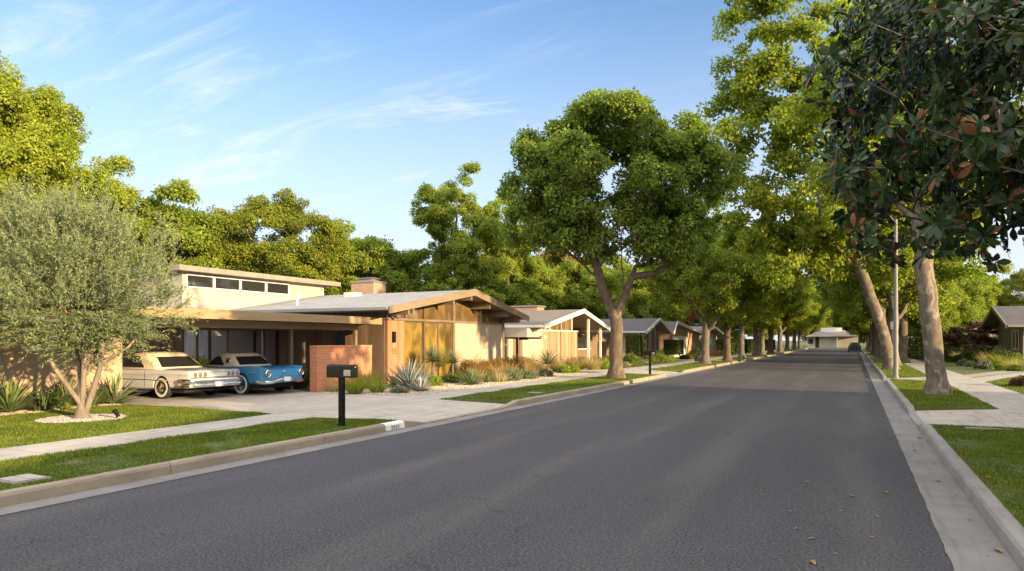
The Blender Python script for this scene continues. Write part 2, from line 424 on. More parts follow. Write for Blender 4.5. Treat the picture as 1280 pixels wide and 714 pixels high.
def skeleton(rng, limbs, cl, root_r, tip=.012, forkz=2.0):
    P = []; par = []
    for k, lb in enumerate(limbs):
        pts = [np.array(p, float) for p in lb]
        if k == 0: P.append(pts[0]); par.append(-1); last = 0
        else:
            q = np.array(P); last = int(np.argmin(np.linalg.norm(q - pts[0], axis=1)))
        for a_, b_ in zip(pts[:-1], pts[1:]):
            n = max(1, int(np.linalg.norm(b_ - a_) / .45))
            for i in range(1, n + 1):
                p = a_ + (b_ - a_) * i / n + rng.normal(size=3) * .025 * (i < n)
                P.append(p); par.append(last); last = len(P) - 1
    base = np.array(limbs[0][0])
    order = np.argsort(np.linalg.norm(cl - np.array(limbs[0][-1]), axis=1))
    for ci in order:
        c = cl[ci]; q = np.array(P); d = np.linalg.norm(q - c, axis=1)
        pen = d * (1 + .6 * (q[:, 2] > c[2] - .1)) + (q[:, 2] < base[2] + forkz) * 50
        j = int(np.argmin(pen)); a_ = q[j]; L = np.linalg.norm(c - a_); n = max(1, int(L / .6)); last = j
        bow = np.array([0, 0, -.10 * L]) + rng.normal(size=3) * .07 * L
        for i in range(1, n + 1):
            t = i / n; p = a_ + (c - a_) * t + bow * math.sin(PI * t)
            P.append(p); par.append(last); last = len(P) - 1
    n = len(P); r = np.zeros(n); child = [[] for _ in range(n)]
    for i in range(n - 1, -1, -1):
        if not child[i]: r[i] = 1.0
        else: r[i] = sum(r[c] ** 2.1 for c in child[i]) ** (1 / 2.1)
        if par[i] >= 0: child[par[i]].append(i)
    e = math.log(max(root_r / tip, 1.5)) / math.log(max(r[0], 1.5))
    rad = tip * r ** e
    P = np.array(P); mb = MB()
    starts = [0]
    while starts:
        s_ = starts.pop(); ch = []
        if par[s_] >= 0: ch.append(par[s_])
        k = s_
        while True:
            ch.append(k)
            if not child[k]: break
            kids = sorted(child[k], key=lambda c: -r[c]); starts += kids[1:]; k = kids[0]
        rr = [min(rad[i], rad[s_] * 1.02) for i in ch]
        if s_ == 0:
            rr = [q * (1 + .75 * math.exp(-(P[i][2] - base[2]) / .22)) for q, i in zip(rr, ch)]
        rr[-1] *= .5
        if len(ch) > 1:
            mx = max(rr); mb.tube([P[i] for i in ch], rr, 12 if mx > .12 else (7 if mx > .04 else 4), cap=False)
    return mb

def tree(name, label, cat, loc, limbs, ells, nc, rc, nleaf, L, W, lm, bm_, root_r, seed, group=None, inner=.5, gap=.5, flat=.75, tip=.012, forkz=2.0, droop=.2):
    rng = np.random.default_rng(seed)
    root = thing(name, label, cat, loc, 0, group)
    lobes = env_clumps(rng, ells, max(8, int(nc / 3.6)), rc, inner, rc * 1.12)
    lr = rc * rng.uniform(1.2, 1.9, len(lobes)); mid_ = np.array([e[:3] for e in ells]).mean(0)
    cl = []; outd = []
    for q, R_ in zip(lobes, lr):
        od = (q - mid_) / max(np.linalg.norm(q - mid_), .1)
        for _ in range(int(6.5 * (R_ / rc / 1.5) ** 2) + 1):
            d_ = rng.normal(size=3) + od * .7 + np.array([0, 0, .55]); d_ /= np.linalg.norm(d_)
            cl.append(q + d_ * R_ * rng.uniform(.6, 1.0) * np.array([1, 1, .8])); outd.append(d_)
    cl = np.array(cl); outd = np.array(outd)
    sk = skeleton(rng, limbs, cl, root_r, tip, forkz)
    sk.build('trunk', bm_, root, smooth=True, angle=80)
    rcs = rc * rng.uniform(.42, .95, len(cl)); nl = int(nleaf * .72)
    p, d = clump_points(rng, cl, rcs, nl, flat)
    n = len(p); loose = np.where(rng.random((n, 1)) < .07, .2, .05) * rc
    p = p + rng.normal(size=(n, 3)) * loose
    nr = unit(d * .9 + np.repeat(outd, nl, 0) * .5 + np.array([0, 0, .35]) + rng.normal(size=(n, 3)) * .4)
    ax = unit(d * .6 + rng.normal(size=(n, 3)) * .8 - np.array([0, 0, droop]))
    s_ = rng.uniform(.7, 1.25, n)
    me = leaves_mesh('crown', p, ax, nr, L * s_, W * s_, lm)
    link('crown', me, root)
    return root

def blades_mesh(name, base, ang, tilt, length, width, curl, m, seg=4, vfold=.3, taper=1.0, belly=.35):
    """strap leaves: base (n,3), heading ang, tilt from vertical, curved over by curl"""
    n = len(base); vs = []
    hd = np.stack([np.cos(ang), np.sin(ang), np.zeros(n)], 1); sd = np.stack([-np.sin(ang), np.cos(ang), np.zeros(n)], 1)
    p = base.copy(); th = tilt.copy(); st = (length / seg)[:, None]
    for i in range(seg + 1):
        t = i / seg
        w = (width * (math.sin(PI * min(1, (t * (1 - belly) + belly))) ** taper if i < seg else width * 0 + .0))
        if i == 0: w = width * .75
        if i == seg: w = width * .04
        w = w[:, None] * .5
        nrm = -hd * np.cos(th)[:, None] + np.array([0, 0, 1]) * np.sin(th)[:, None]
        vs += [p + sd * w + nrm * w * vfold * 2, p, p - sd * w + nrm * w * vfold * 2]
        dr = hd * np.sin(th)[:, None] + np.array([0, 0, 1]) * np.cos(th)[:, None]
        p = p + dr * st; th = th + curl / seg
    V = np.stack(vs, 1).reshape(-1, 3); k = 3 * (seg + 1); b = (np.arange(n) * k)[:, None]; fl = []
    for r in range(seg):
        for q in (0, 1): fl.append([r * 3 + q, r * 3 + q + 1, (r + 1) * 3 + q + 1, (r + 1) * 3 + q])
    F = np.concatenate([b + np.array([f]) for f in fl], 1).reshape(-1, 4)
    return np_mesh(name, V, F, 4, m, smooth=True)

def rosette(name, label, cat, loc, n, length, width, m, seed, tmin=.1, tmax=1.35, curl=.25, stem=0, group=None, core=.06, vfold=.3):
    rng = np.random.default_rng(seed); root = thing(name, label, cat, loc, 0, group)
    t = np.linspace(0, 1, n) ** .8; tilt = tmin + (tmax - tmin) * t + rng.normal(size=n) * .06
    ang = np.arange(n) * 2.39996 + rng.normal(size=n) * .15
    base = np.stack([np.cos(ang) * core * t, np.sin(ang) * core * t, stem + .02 + .05 * (1 - t)], 1)
    ln = length * (.82 + .25 * np.sin(PI * (1 - t)) + rng.normal(size=n) * .06)
    me = blades_mesh('leaves', base, ang, tilt, ln, width * rng.uniform(.85, 1.15, n), curl * rng.uniform(.4, 1.5, n), m, vfold=vfold)
    link('leaves', me, root)
    mb = MB(); mb.tube([(0, 0, -.03), (0, 0, stem * .5), (0, 0, stem + .05)], [core * 1.3, core, core * .8], 8)
    mb.build('stem', M['bark_grey'], root, smooth=True)
    return root

def grass_clump(name, label, cat, loc, n, h, spread, m, seed, width=.012, group=None, curl=1.1, plumes=0, pm=None):
    rng = np.random.default_rng(seed); root = thing(name, label, cat, loc, 0, group)
    ang = rng.random(n) * 2 * PI; r = np.sqrt(rng.random(n)) * spread * .35
    base = np.stack([np.cos(ang) * r, np.sin(ang) * r, np.zeros(n) - .01], 1)
    me = blades_mesh('blades', base, ang + rng.normal(size=n) * .5, .1 + rng.random(n) * .75, h * rng.uniform(.6, 1.2, n), np.full(n, width), curl * rng.uniform(.3, 1.3, n), m, seg=3)
    link('blades', me, root)
    if plumes:
        a2 = rng.random(plumes) * 2 * PI; r2 = np.sqrt(rng.random(plumes)) * spread * .4
        b2 = np.stack([np.cos(a2) * r2, np.sin(a2) * r2, np.zeros(plumes)], 1)
        me = blades_mesh('plumes', b2, a2, .05 + rng.random(plumes) * .45, h * 1.35 * rng.uniform(.8, 1.15, plumes), np.full(plumes, width * 1.5), .5 * rng.uniform(.3, 1.3, plumes), pm or M['grass_tan'], seg=3)
        link('plumes', me, root)
    return root

def shrub(name, label, cat, loc, r, n, L, W, m, seed, group=None, boxy=False, lumps=0, bark=None):
    rng = np.random.default_rng(seed); root = thing(name, label, cat, loc, 0, group)
    rx, ry, rz = r
    if boxy:
        f = rng.integers(0, 5, n); p = rng.uniform(-1, 1, (n, 3)); s_ = 1 - .06 * rng.random(n) ** 2 + .02 * rng.normal(size=n)
        for k, (ax_, sg) in enumerate(((0, 1), (0, -1), (1, 1), (1, -1), (2, 1))): p[f == k, ax_] = sg * s_[f == k]
        d = unit(np.sign(p) * np.abs(p) ** 6)
        p = p * np.array([rx, ry, rz]) + np.array([0, 0, rz])
    else:
        k = lumps or 16
        c = unit(rng.normal(size=(k, 3))); c[:, 2] = np.abs(c[:, 2]); c *= .6 * rng.uniform(.6, 1.1, (k, 1))
        C = c[rng.integers(0, k, n)]; d0 = unit(rng.normal(size=(n, 3)) + [0, 0, .3])
        p = C + d0 * .42 * rng.random((n, 1)) ** .35
        d = unit(p * .4 + d0); p = p * np.array([rx, ry, rz * 1.0]); p[:, 2] = np.abs(p[:, 2]) * .98 + .01
    nr = unit(d + rng.normal(size=(n, 3)) * .5 + [0, 0, .2]); ax = unit(d * .7 + rng.normal(size=(n, 3)) * .7 + [0, 0, .2])
    s_ = rng.uniform(.7, 1.3, n)
    link('foliage', leaves_mesh('foliage', p, ax, nr, L * s_, W * s_, m), root)
    mb = MB()
    for k in range(7):
        a_ = k * 2.4; q = .45
        mb.tube([(0, 0, -.02), (math.cos(a_) * rx * q * .5, math.sin(a_) * ry * q * .5, rz * .5), (math.cos(a_) * rx * q * 1.2, math.sin(a_) * ry * q * 1.2, rz * (1.2 if boxy else .8))], [.02, .014, .006], 5)
    mb.build('stems', bark or M['bark_grey'], root, smooth=True)
    if boxy:
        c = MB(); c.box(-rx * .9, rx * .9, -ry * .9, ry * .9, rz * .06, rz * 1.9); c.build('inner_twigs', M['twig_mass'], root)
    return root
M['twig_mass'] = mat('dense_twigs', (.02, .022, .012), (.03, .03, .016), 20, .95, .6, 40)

# ------------------------------------------------------------------ world, sun, camera
SUN_EL, SUN_AZ = math.radians(11), math.radians(15)      # azimuth: towards +X, 15 deg back behind the camera
sd = Vector((math.cos(SUN_AZ) * math.cos(SUN_EL), -math.sin(SUN_AZ) * math.cos(SUN_EL), math.sin(SUN_EL)))
W = bpy.data.worlds.new('World'); SC.world = W; W.use_nodes = True
t = W.node_tree; t.nodes.clear()
def wn(ty, **kw):
    nd = t.nodes.new(ty)
    for k, v in kw.items(): setattr(nd, k, v)
    return nd
sky = wn('ShaderNodeTexSky', sky_type='NISHITA'); sky.sun_disc = False
sky.sun_elevation = SUN_EL; sky.sun_rotation = math.radians(90 + 15); sky.air_density = 1.0; sky.dust_density = .6; sky.ozone_density = 3.5
tc = wn('ShaderNodeTexCoord'); sp = wn('ShaderNodeSeparateXYZ'); t.links.new(tc.outputs['Generated'], sp.inputs[0])
def wm(op, a_, b_=0.0):
    nd = wn('ShaderNodeMath', operation=op)
    for s_, v_ in ((nd.inputs[0], a_), (nd.inputs[1], b_)):
        if isinstance(v_, (int, float)): s_.default_value = v_
        else: t.links.new(v_, s_)
    return nd.outputs[0]
den = wm('ADD', wm('MAXIMUM', sp.outputs[2], 0.0), .12)
cb = wn('ShaderNodeCombineXYZ'); t.links.new(wm('DIVIDE', sp.outputs[0], den), cb.inputs[0]); t.links.new(wm('DIVIDE', sp.outputs[1], den), cb.inputs[1])
mp = wn('ShaderNodeMapping'); t.links.new(cb.outputs[0], mp.inputs[0])
mp.inputs['Rotation'].default_value = (0, 0, math.radians(-28)); mp.inputs['Scale'].default_value = (.55, 1.9, 1); mp.inputs['Location'].default_value = (.9, .35, 0)
n1 = wn('ShaderNodeTexNoise'); t.links.new(mp.outputs[0], n1.inputs['Vector'])
for k, v in (('Scale', 2.0), ('Detail', 10), ('Roughness', .66), ('Distortion', .9)): n1.inputs[k].default_value = v
n2 = wn('ShaderNodeTexNoise'); t.links.new(cb.outputs[0], n2.inputs['Vector'])
for k, v in (('Scale', 1.1), ('Detail', 3)): n2.inputs[k].default_value = v
r1 = wn('ShaderNodeMapRange'); r1.interpolation_type = 'SMOOTHSTEP'; t.links.new(n1.outputs['Fac'], r1.inputs[0]); r1.inputs[1].default_value = .47; r1.inputs[2].default_value = .76
r2 = wn('ShaderNodeMapRange'); r2.interpolation_type = 'SMOOTHSTEP'; t.links.new(n2.outputs['Fac'], r2.inputs[0]); r2.inputs[1].default_value = .34; r2.inputs[2].default_value = .58
cm = wm('MULTIPLY', wm('MULTIPLY', r1.outputs[0], r2.outputs[0]), .68)
# pale veil low in the sky
veil = wn('ShaderNodeMapRange'); veil.interpolation_type = 'SMOOTHSTEP'; t.links.new(sp.outputs[2], veil.inputs[0]); veil.inputs[1].default_value = .53; veil.inputs[2].default_value = -.05
mixv = wn('ShaderNodeMix', data_type='RGBA'); t.links.new(wm('MULTIPLY', veil.outputs[0], .85), mixv.inputs[0])
t.links.new(sky.outputs[0], mixv.inputs[6]); mixv.inputs[7].default_value = (3.15, 3.2, 3.35, 1)
mixc = wn('ShaderNodeMix', data_type='RGBA'); t.links.new(cm, mixc.inputs[0])
t.links.new(mixv.outputs[2], mixc.inputs[6]); mixc.inputs[7].default_value = (3.7, 3.8, 3.95, 1)
# made-up bright sheet overhead and behind the viewer, added to fill the shade
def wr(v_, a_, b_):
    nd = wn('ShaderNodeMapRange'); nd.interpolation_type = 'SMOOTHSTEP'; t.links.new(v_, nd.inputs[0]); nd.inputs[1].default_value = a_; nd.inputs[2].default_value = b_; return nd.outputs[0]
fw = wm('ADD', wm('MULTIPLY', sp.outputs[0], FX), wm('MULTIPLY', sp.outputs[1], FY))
fill_m = wm('MAXIMUM', wr(sp.outputs[2], .55, .80), wm('MULTIPLY', wr(fw, .25, -.25), wr(sp.outputs[2], .0, .12)))
fill_m = wm('MULTIPLY', fill_m, wm('ADD', wm('MULTIPLY', n2.outputs['Fac'], .8), .6))
mixd = wn('ShaderNodeMix', data_type='RGBA'); t.links.new(wm('MINIMUM', fill_m, 1.0), mixd.inputs[0]); t.links.new(mixc.outputs[2], mixd.inputs[6]); mixd.inputs[7].default_value = (8.1, 7.7, 7.4, 1)
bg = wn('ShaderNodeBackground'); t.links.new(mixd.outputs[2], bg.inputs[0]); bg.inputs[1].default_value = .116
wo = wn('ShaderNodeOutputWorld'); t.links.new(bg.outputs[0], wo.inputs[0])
ld = bpy.data.lights.new('sun', 'SUN'); ld.energy = 5.0; ld.angle = math.radians(.6); ld.color = (1, .73, .40)
lo = bpy.data.objects.new('sun', ld); COL.objects.link(lo); lo.rotation_euler = (-sd).to_track_quat('-Z', 'Y').to_euler(); lo.location = (30, -10, 30)
cam = bpy.data.cameras.new('camera'); cam.lens = 24.0; cam.sensor_width = 36; cam.shift_y = 68 / 1280; cam.clip_end = 3000; cam.clip_start = .05
co = bpy.data.objects.new('camera', cam); COL.objects.link(co); co.location = (0, 0, H)
co.rotation_euler = (PI / 2, 0, math.atan2(.4478, .8942)); SC.camera = co
SC.view_settings.view_transform = 'Standard'; SC.view_settings.look = 'None'; SC.view_settings.gamma = 1; SC.view_settings.exposure = 1.42
SC.view_settings.use_curve_mapping = False
cy = SC.cycles
cy.max_bounces = 6; cy.diffuse_bounces = 3; cy.glossy_bounces = 2; cy.transmission_bounces = 3; cy.transparent_max_bounces = 4
cy.use_denoising = True; cy.sample_clamp_indirect = 4
# ------------------------------------------------------------------ the setting
def sheet(name, pts, z, m, label=None):
    mb = MB(); mb.poly(pts, z); return structure(mb.build(name, m), label)
def rect(x0, x1, y0, y1): return [(x0, y0), (x1, y0), (x1, y1), (x0, y1)]
sheet('ground', rect(-900, 900, -300, 1500), -.06, M['far_ground'])
sheet('road', rect(-8.02, .80, -40, 152), 0, M['asphalt'])
sheet('cross_street', rect(-80, 70, 152.05, 159), 0.001, M['asphalt'])
LK, RK = -8.4, 1.2                                       # kerb faces
sheet('gutter_pan', rect(LK + .0, -8.02, -40, 152), .006, M['gutter'])
mb = MB(); rng = random.Random(5)                        # ragged inner edge of the right gutter
ys = np.arange(-6, 152, .21); xs = [.72 + rng.uniform(-.009, .009) for _ in ys]
pts = [(x, y) for x, y in zip(xs, ys)] + [(RK, 152), (RK, -6)]
mb.poly(pts, .006); structure(mb.build('gutter_pan', M['gutter']))
SL = [(-12, 11.8), (17.2, 33.4), (38.6, 57), (61, 84), (88, 110), (114, 151)]
SR = [(-12, 16.1), (20.3, 33.4), (36.8, 56), (60, 88), (92, 151)]
def kerb(side, y0, y1, m, mb):
    s = -1 if side == 'l' else 1; x0 = LK if side == 'l' else RK
    y = y0; step = 3.05
    while y < y1 - .05:
        e = min(y + step, y1) ; e = y1 if y1 - e < .6 else e
        g = .006
        def X(a_): return x0 + s * a_
        ya, yb = y + g, e - g
        prof = [(0, -.05), (0.012, .115), (.035, .148), (.055, .156), (.17, .156), (.17, -.05)]
        vs = [(X(a_), ya, z) for a_, z in prof] + [(X(a_), yb, z) for a_, z in prof]; n = len(prof)
        mb.add(vs, [tuple(range(n)), tuple(range(n, 2 * n))] + [(i, (i + 1) % n, n + (i + 1) % n, n + i) for i in range(n)])
        y = e
def ramp_kerb(side, ya, yb, mb):                          # full height at ya, almost flush at yb
    s = -1 if side == 'l' else 1; x0 = LK if side == 'l' else RK
    v = []
    for y, h in ((ya, .156), (yb, .03)):
        v += [(x0, y, -.05), (x0 + s * .02, y, h - .015), (x0 + s * .05, y, h), (x0 + s * .17, y, h), (x0 + s * .17, y, -.05)]
    mb.add(v, [tuple(range(5)), tuple(range(5, 10))] + [(i, (i + 1) % 5, 5 + (i + 1) % 5, 5 + i) for i in range(5)])
for side, ST, m in (('l', SL, M['kerb']), ('r', SR, M['kerb_r'])):
    mb = MB()
    for i, (a_, b_) in enumerate(ST):
        kerb(side, a_, b_, m, mb)
        if i + 1 < len(ST):
            nx = ST[i + 1][0]
            ramp_kerb(side, b_ + .006, b_ + .9, mb); ramp_kerb(side, nx - .006, nx - .9, mb)
            x0 = LK if side == 'l' else RK; s = -1 if side == 'l' else 1
            mb.box(*sorted((x0, x0 + s * .17)), b_ + .91, nx - .91, -.05, .03)
    structure(mb.build('kerb', m, smooth=False))
LP, LS0, LS1 = -8.57, -10.65, -11.95
RP, RS0, RS1 = 1.37, 3.2, 4.75
# grass verges between kerb and pavement
for i, (a_, b_) in enumerate(SL):
    mb = MB(); mb.prism([(LP, a_), (LP, b_), (LS0, b_ + (0 if i else -.3)), (LS0, a_ - (0 if i == 0 else .7))], -.05, .148)
    structure(mb.build('verge_lawn', M['lawn_soil']))
for a_, b_ in SR:
    mb = MB(); mb.prism(rect(RP, RS0, a_ + .02, b_ - .02), -.05, .148); structure(mb.build('verge_lawn', M['lawn_soil']))
def apron(side, a_, b_, y0, y1):                          # sloped concrete between kerb and pavement
    mb = MB()
    if side == 'l': x0, x1 = LP, LS0
    else: x0, x1 = RP, RS0
    ya, yb = a_ - .9, b_ + .9
    mb.add([(x0, a_, .03), (x0, b_, .03), (x1, y1, .15), (x1, y0, .15), (x0, a_, -.05), (x0, b_, -.05), (x1, y1, -.05), (x1, y0, -.05)],
           [(0, 1, 2, 3), (4, 5, 6, 7), (0, 1, 5, 4), (1, 2, 6, 5), (2, 3, 7, 6), (3, 0, 4, 7)])
    structure(mb.build('driveway_apron', M['drive']))
for i in range(len(SL) - 1): apron('l', SL[i][1], SL[i + 1][0], SL[i][1] - (.3 if i == 0 else 0), SL[i + 1][0] - .7)
for i in range(len(SR) - 1): apron('r', SR[i][1] - .02, SR[i + 1][0] + .02, SR[i][1] - .02, SR[i + 1][0] + .02)
mb = MB(); mb.prism(rect(LS1, LS0, -14, 151), -.05, .15); structure(mb.build('pavement', M['conc']))
mb = MB(); mb.prism(rect(RS0, RS1, -14, 151), -.05, .15); structure(mb.build('pavement', M['conc']))
# yards
mb = MB(); mb.prism(rect(-140, LS1, -60, 151), -.05, .125); structure(mb.build('yard_ground', M['soil']))
mb = MB(); mb.prism(rect(RS1, 130, -60, 151), -.05, .125); structure(mb.build('yard_ground', M['lawn_soil']))
mb = MB(); mb.prism(rect(-140, 130, 159.1, 260), -.05, .125); structure(mb.build('yard_ground', M['lawn_soil']))
DY0, DY1 = 11.65, 16.9
sheet('driveway', [(LS1, DY0), (LS1, DY1), (-15.7, DY1 + .05), (-15.95, 17.05), (-27, 22), (-27, DY0)], .146, M['drive'])
LAWN = [(LS1, -3), (LS1, 11.2), (-12.1, 11.48), (-12.5, DY0 - .01), (-16.6, DY0 - .01), (-17.1, 11.35), (-17.25, 10.9), (-17.15, 9.6), (-16.95, 8), (-16.75, 5), (-16.7, -3)]
sheet('lawn', LAWN, .142, M['lawn_soil'])
OLV = (-14.95, 9.05)
sheet('gravel_bed', [(-18.7, -3), (-16.72, -3), (-16.76, 5), (-16.96, 8), (-17.16, 9.6), (-17.26, 10.9), (-17.1, 11.36), (-16.6, DY0 - .02), (-18.7, DY0 - .02)], .138, M['gravel_bed'])
ring = [(OLV[0] + .84 * math.cos(k * PI / 20) * (1 + .04 * math.sin(k)), OLV[1] + .84 * math.sin(k * PI / 20) * (1 + .03 * math.cos(2 * k))) for k in range(40)]
sheet('gravel_bed', ring, .150, M['gravel_bed'])
sheet('gravel_bed', [(LS1 - .01, DY1 + .01), (LS1 - .01, 33.5), (-16.1, 33.5), (-16.1, DY1 + .3), (-15.5, DY1 + .06)], .138, M['gravel_bed'])
sheet('mulch_bed', rect(-16, LS1 - .01, 33.52, 34.8), .137, M['soil'])
# neighbours' ground on the left
sheet('driveway', rect(-20, LS1 - .005, 34.9, 37.9), .146, M['drive'])
sheet('mulch_bed', rect(-16, LS1 - .01, 38, 57), .137, M['gravel_bed'])
sheet('lawn', rect(-13.6, LS1 - .01, 44, 57), .142, M['lawn_soil'])
sheet('driveway', rect(-20, LS1 - .005, 57.4, 60.6), .146, M['drive'])
sheet('lawn', rect(-18, LS1 - .01, 61, 84), .142, M['lawn_soil'])
sheet('driveway', rect(-20, LS1 - .005, 84.4, 87.6), .146, M['drive'])
sheet('lawn', rect(-18, LS1 - .01, 88, 150), .142, M['lawn_soil'])
# right side
sheet('driveway', rect(RS1 + .005, 9, 16.1, 20.3), .146, M['conc'])
sheet('garden_path', [(RS1 + .005, 33.4), (RS1 + .005, 36.6), (8.3, 45.2), (14, 50.5), (14, 49), (8.6, 43.4), (6.0, 37.0)], .146, M['conc'])
sheet('gravel_bed', [(RS1 + .01, 37.1), (8.2, 45.35), (13.9, 50.6), (13.9, 51.8), (7.4, 46.3), (RS1 + .01, 39.6)], .138, M['gravel_bed'])

# lawn blades
def inside(poly, p):
    x, y = p[:, 0], p[:, 1]; r = np.zeros(len(p), bool); j = len(poly) - 1
    for i in range(len(poly)):
        xi, yi = poly[i]; xj, yj = poly[j]
        if yi != yj:
            c = ((yi > y) != (yj > y)) & (x < (xj - xi) * (y - yi) / (yj - yi) + xi); r ^= c
        j = i
    return r
def lawn_grass(poly, dens, h, seed, z=.146, hole=None, ymin=None, name='grass'):
    rng = np.random.default_rng(seed); q = np.array(poly); lo_, hi_ = q.min(0).copy(), q.max(0)
    if ymin is not None: lo_[1] = ymin
    n = int((hi_ - lo_).prod() * dens); p = rng.uniform(lo_, hi_, (n, 2)); p = p[inside(poly, p)]
    if hole is not None: p = p[np.hypot(p[:, 0] - hole[0], p[:, 1] - hole[1]) > hole[2]]
    bare = np.sin(p[:, 0] * 1.9 + 2 * np.sin(p[:, 1] * .8)) * np.sin(p[:, 1] * 1.4 + p[:, 0]) + .5 * np.sin(p[:, 0] * 7 + p[:, 1] * 5) * np.sin(p[:, 1] * 6.3) + rng.normal(size=len(p)) * .25
    p = p[bare < 1.02] + rng.normal(size=((bare < 1.02).sum(), 2)) * .014
    n = len(p); B = np.column_stack([p, np.full(n, z - .008)])
    pat = .8 + .35 * np.sin(p[:, 0] * 2.1 + np.sin(p[:, 1] * 1.3) * 2) * np.sin(p[:, 1] * 1.7 + 1)
    hh = h * rng.uniform(.6, 1.25, n) * pat
    a_ = rng.random(n) * 2 * PI; d = np.column_stack([np.cos(a_), np.sin(a_), np.zeros(n)]); w = .0045 + .0003 * np.hypot(p[:, 0], p[:, 1])
    tip = B + np.column_stack([rng.normal(size=(n, 2)) * .4 * hh[:, None], hh])
    V = np.stack([B - d * w[:, None], B + d * w[:, None], tip], 1).reshape(-1, 3)
    o = link(name, np_mesh(name, V, np.arange(3 * n), 3, M['grass_lawn']))
    return o
G = []
o = lawn_grass([(LP - .01, 3.4), (LP - .01, 11.75), (LS0 + .02, 11.45), (LS0 + .02, 3.4)], 4200, .05, 1); tag(o, 'mown grass of the kerbside verge in front of the near mailbox', 'grass', kind='stuff')
o = lawn_grass([(x + .02 if i < 3 else x, y) for i, (x, y) in enumerate(LAWN)], 2600, .05, 2, hole=(OLV[0], OLV[1], .82), ymin=4.5); tag(o, 'mown lawn grass round the olive tree beside the driveway', 'grass', kind='stuff')
o = lawn_grass([(LP - .01, 17.25), (LP - .01, 33.3), (LS0 + .02, 33.3), (LS0 + .02, 16.6)], 1400, .055, 3); tag(o, 'verge grass round the big street tree across the driveway', 'grass', kind='stuff')
o = lawn_grass(rect(RP + .01, RS0 - .02, 4.5, 16.05), 4200, .05, 4); tag(o, 'mown grass beside the right kerb nearest the viewer', 'grass', kind='stuff')
o = lawn_grass(rect(RP + .01, RS0 - .02, 20.35, 33.3), 2000, .055, 5); tag(o, 'verge grass round the mottled sycamore trunk', 'grass', kind='stuff')
o = lawn_grass(rect(LP - 2.06, LP - .01, 38.7, 56.9), 500, .06, 6); tag(o, 'verge grass beyond the second driveway on the left', 'grass', kind='stuff')
o = lawn_grass([(RS1 + .03, 20.4), (RS1 + .03, 33.3), (6.1, 37), (8.6, 43.2), (12, 47), (16, 45), (16, 20.4)], 260, .07, 7, z=.13); tag(o, 'front lawn grass beyond the right pavement', 'grass', kind='stuff')
o = lawn_grass(rect(RP + .01, RS0 - .02, 36.9, 56), 600, .06, 8); tag(o, 'verge grass round the leaning sycamore', 'grass', kind='stuff')

# pebbles
def pebbles(poly, n, r, seed, z, m, hole=None, name='pebbles', label=None):
    rng = np.random.default_rng(seed); q = np.array(poly); p = rng.uniform(q.min(0), q.max(0), (n * 3, 2)); p = p[inside(poly, p)][:n]
    n = len(p); oct_ = np.array([(1, 0, 0), (0, 1, 0), (-1, 0, 0), (0, -1, 0), (.5, .5, .7), (-.5, .5, .7), (-.5, -.5, .7), (.5, -.5, .7)], float)
    fl = [(0, 1, 4), (1, 5, 4), (1, 2, 5), (2, 6, 5), (2, 3, 6), (3, 7, 6), (3, 0, 7), (0, 4, 7), (4, 5, 6), (4, 6, 7)]
    a_ = rng.random(n) * 2 * PI; c, s = np.cos(a_), np.sin(a_); sc = r * rng.uniform(.5, 1.5, (n, 1, 1)) * rng.uniform(.6, 1.2, (n, 1, 3)) * np.array([1.2, .9, .7])
    o8 = oct_[None] * sc; x = o8[..., 0] * c[:, None] - o8[..., 1] * s[:, None]; y = o8[..., 0] * s[:, None] + o8[..., 1] * c[:, None]
    V = np.stack([x + p[:, :1], y + p[:, 1:], o8[..., 2] + z], 2).reshape(-1, 3)
    F = ((np.arange(n) * 8)[:, None, None] + np.array(fl)[None]).reshape(-1, 3)
    o = link(name, np_mesh(name, V, F, 3, m, smooth=False)); tag(o, label, 'pebbles', kind='stuff')
pebbles([(-18.55, 3), (-16.72, 3), (-16.96, 8), (-17.16, 9.6), (-17.26, 10.9), (-16.9, 11.5), (-18.55, 11.6)], 7000, .022, 11, .14, M['pebble'], label='tan gravel along the garage wall under the agaves')
pebbles(ring, 2600, .02, 12, .152, M['pebble_grey'], label='grey gravel ring at the foot of the olive tree')
pebbles([(LS1 - .03, DY1 + .04), (LS1 - .03, 33), (-15.6, 33), (-15.6, DY1 + .1)], 16000, .026, 13, .14, M['pebble'], label='tan gravel of the planting bed before the gable house')

# ------------------------------------------------------------------ flat text cut from bars (seven segment style digits with rounded look)
def digits(txt, w, h, th):
    D = {'0': 'abcdef', '3': 'abgcd', '5': 'afgcd', '7': 'abc', '2': 'abged'}
    out = []
    for i, ch in enumerate(txt):
        x = i * w * 1.45
        S = {'a': (x, x + w, h - th, h), 'g': (x, x + w, h / 2 - th / 2, h / 2 + th / 2), 'd': (x, x + w, 0, th), 'f': (x, x + th, h / 2, h), 'e': (x, x + th, 0, h / 2), 'b': (x + w - th, x + w, h / 2, h), 'c': (x + w - th, x + w, 0, h / 2)}
        out += [S[k] for k in D[ch]]
    return out
def text_on_x(txt, X, y0, z0, w, h, th, name, m, parent, world=True):   # lettering on a face that looks towards +X
    mb = MB()
    for a_, b_, c_, d_ in digits(txt, w, h, th): mb.box(X, X + .004, y0 + a_, y0 + b_, z0 + c_, z0 + d_)
    return mb.build(name, m, parent, world)
kp = thing('kerb_number', 'white painted number patch 3052 at the kerb end by the driveway', 'house number', (LK, 11.45, 0))
mb = MB(); mb.add([(LK + .004, 11.12, .018), (LK + .004, 11.76, .018), (LK - .008, 11.76, .118), (LK - .008, 11.12, .118), (LK - .033, 11.12, .151), (LK - .033, 11.76, .151), (LK - .052, 11.76, .160), (LK - .052, 11.12, .160), (LK - .16, 11.12, .160), (LK - .16, 11.76, .160),
     ], [(0, 1, 2, 3), (3, 2, 5, 4), (4, 5, 6, 7), (7, 6, 9, 8)])
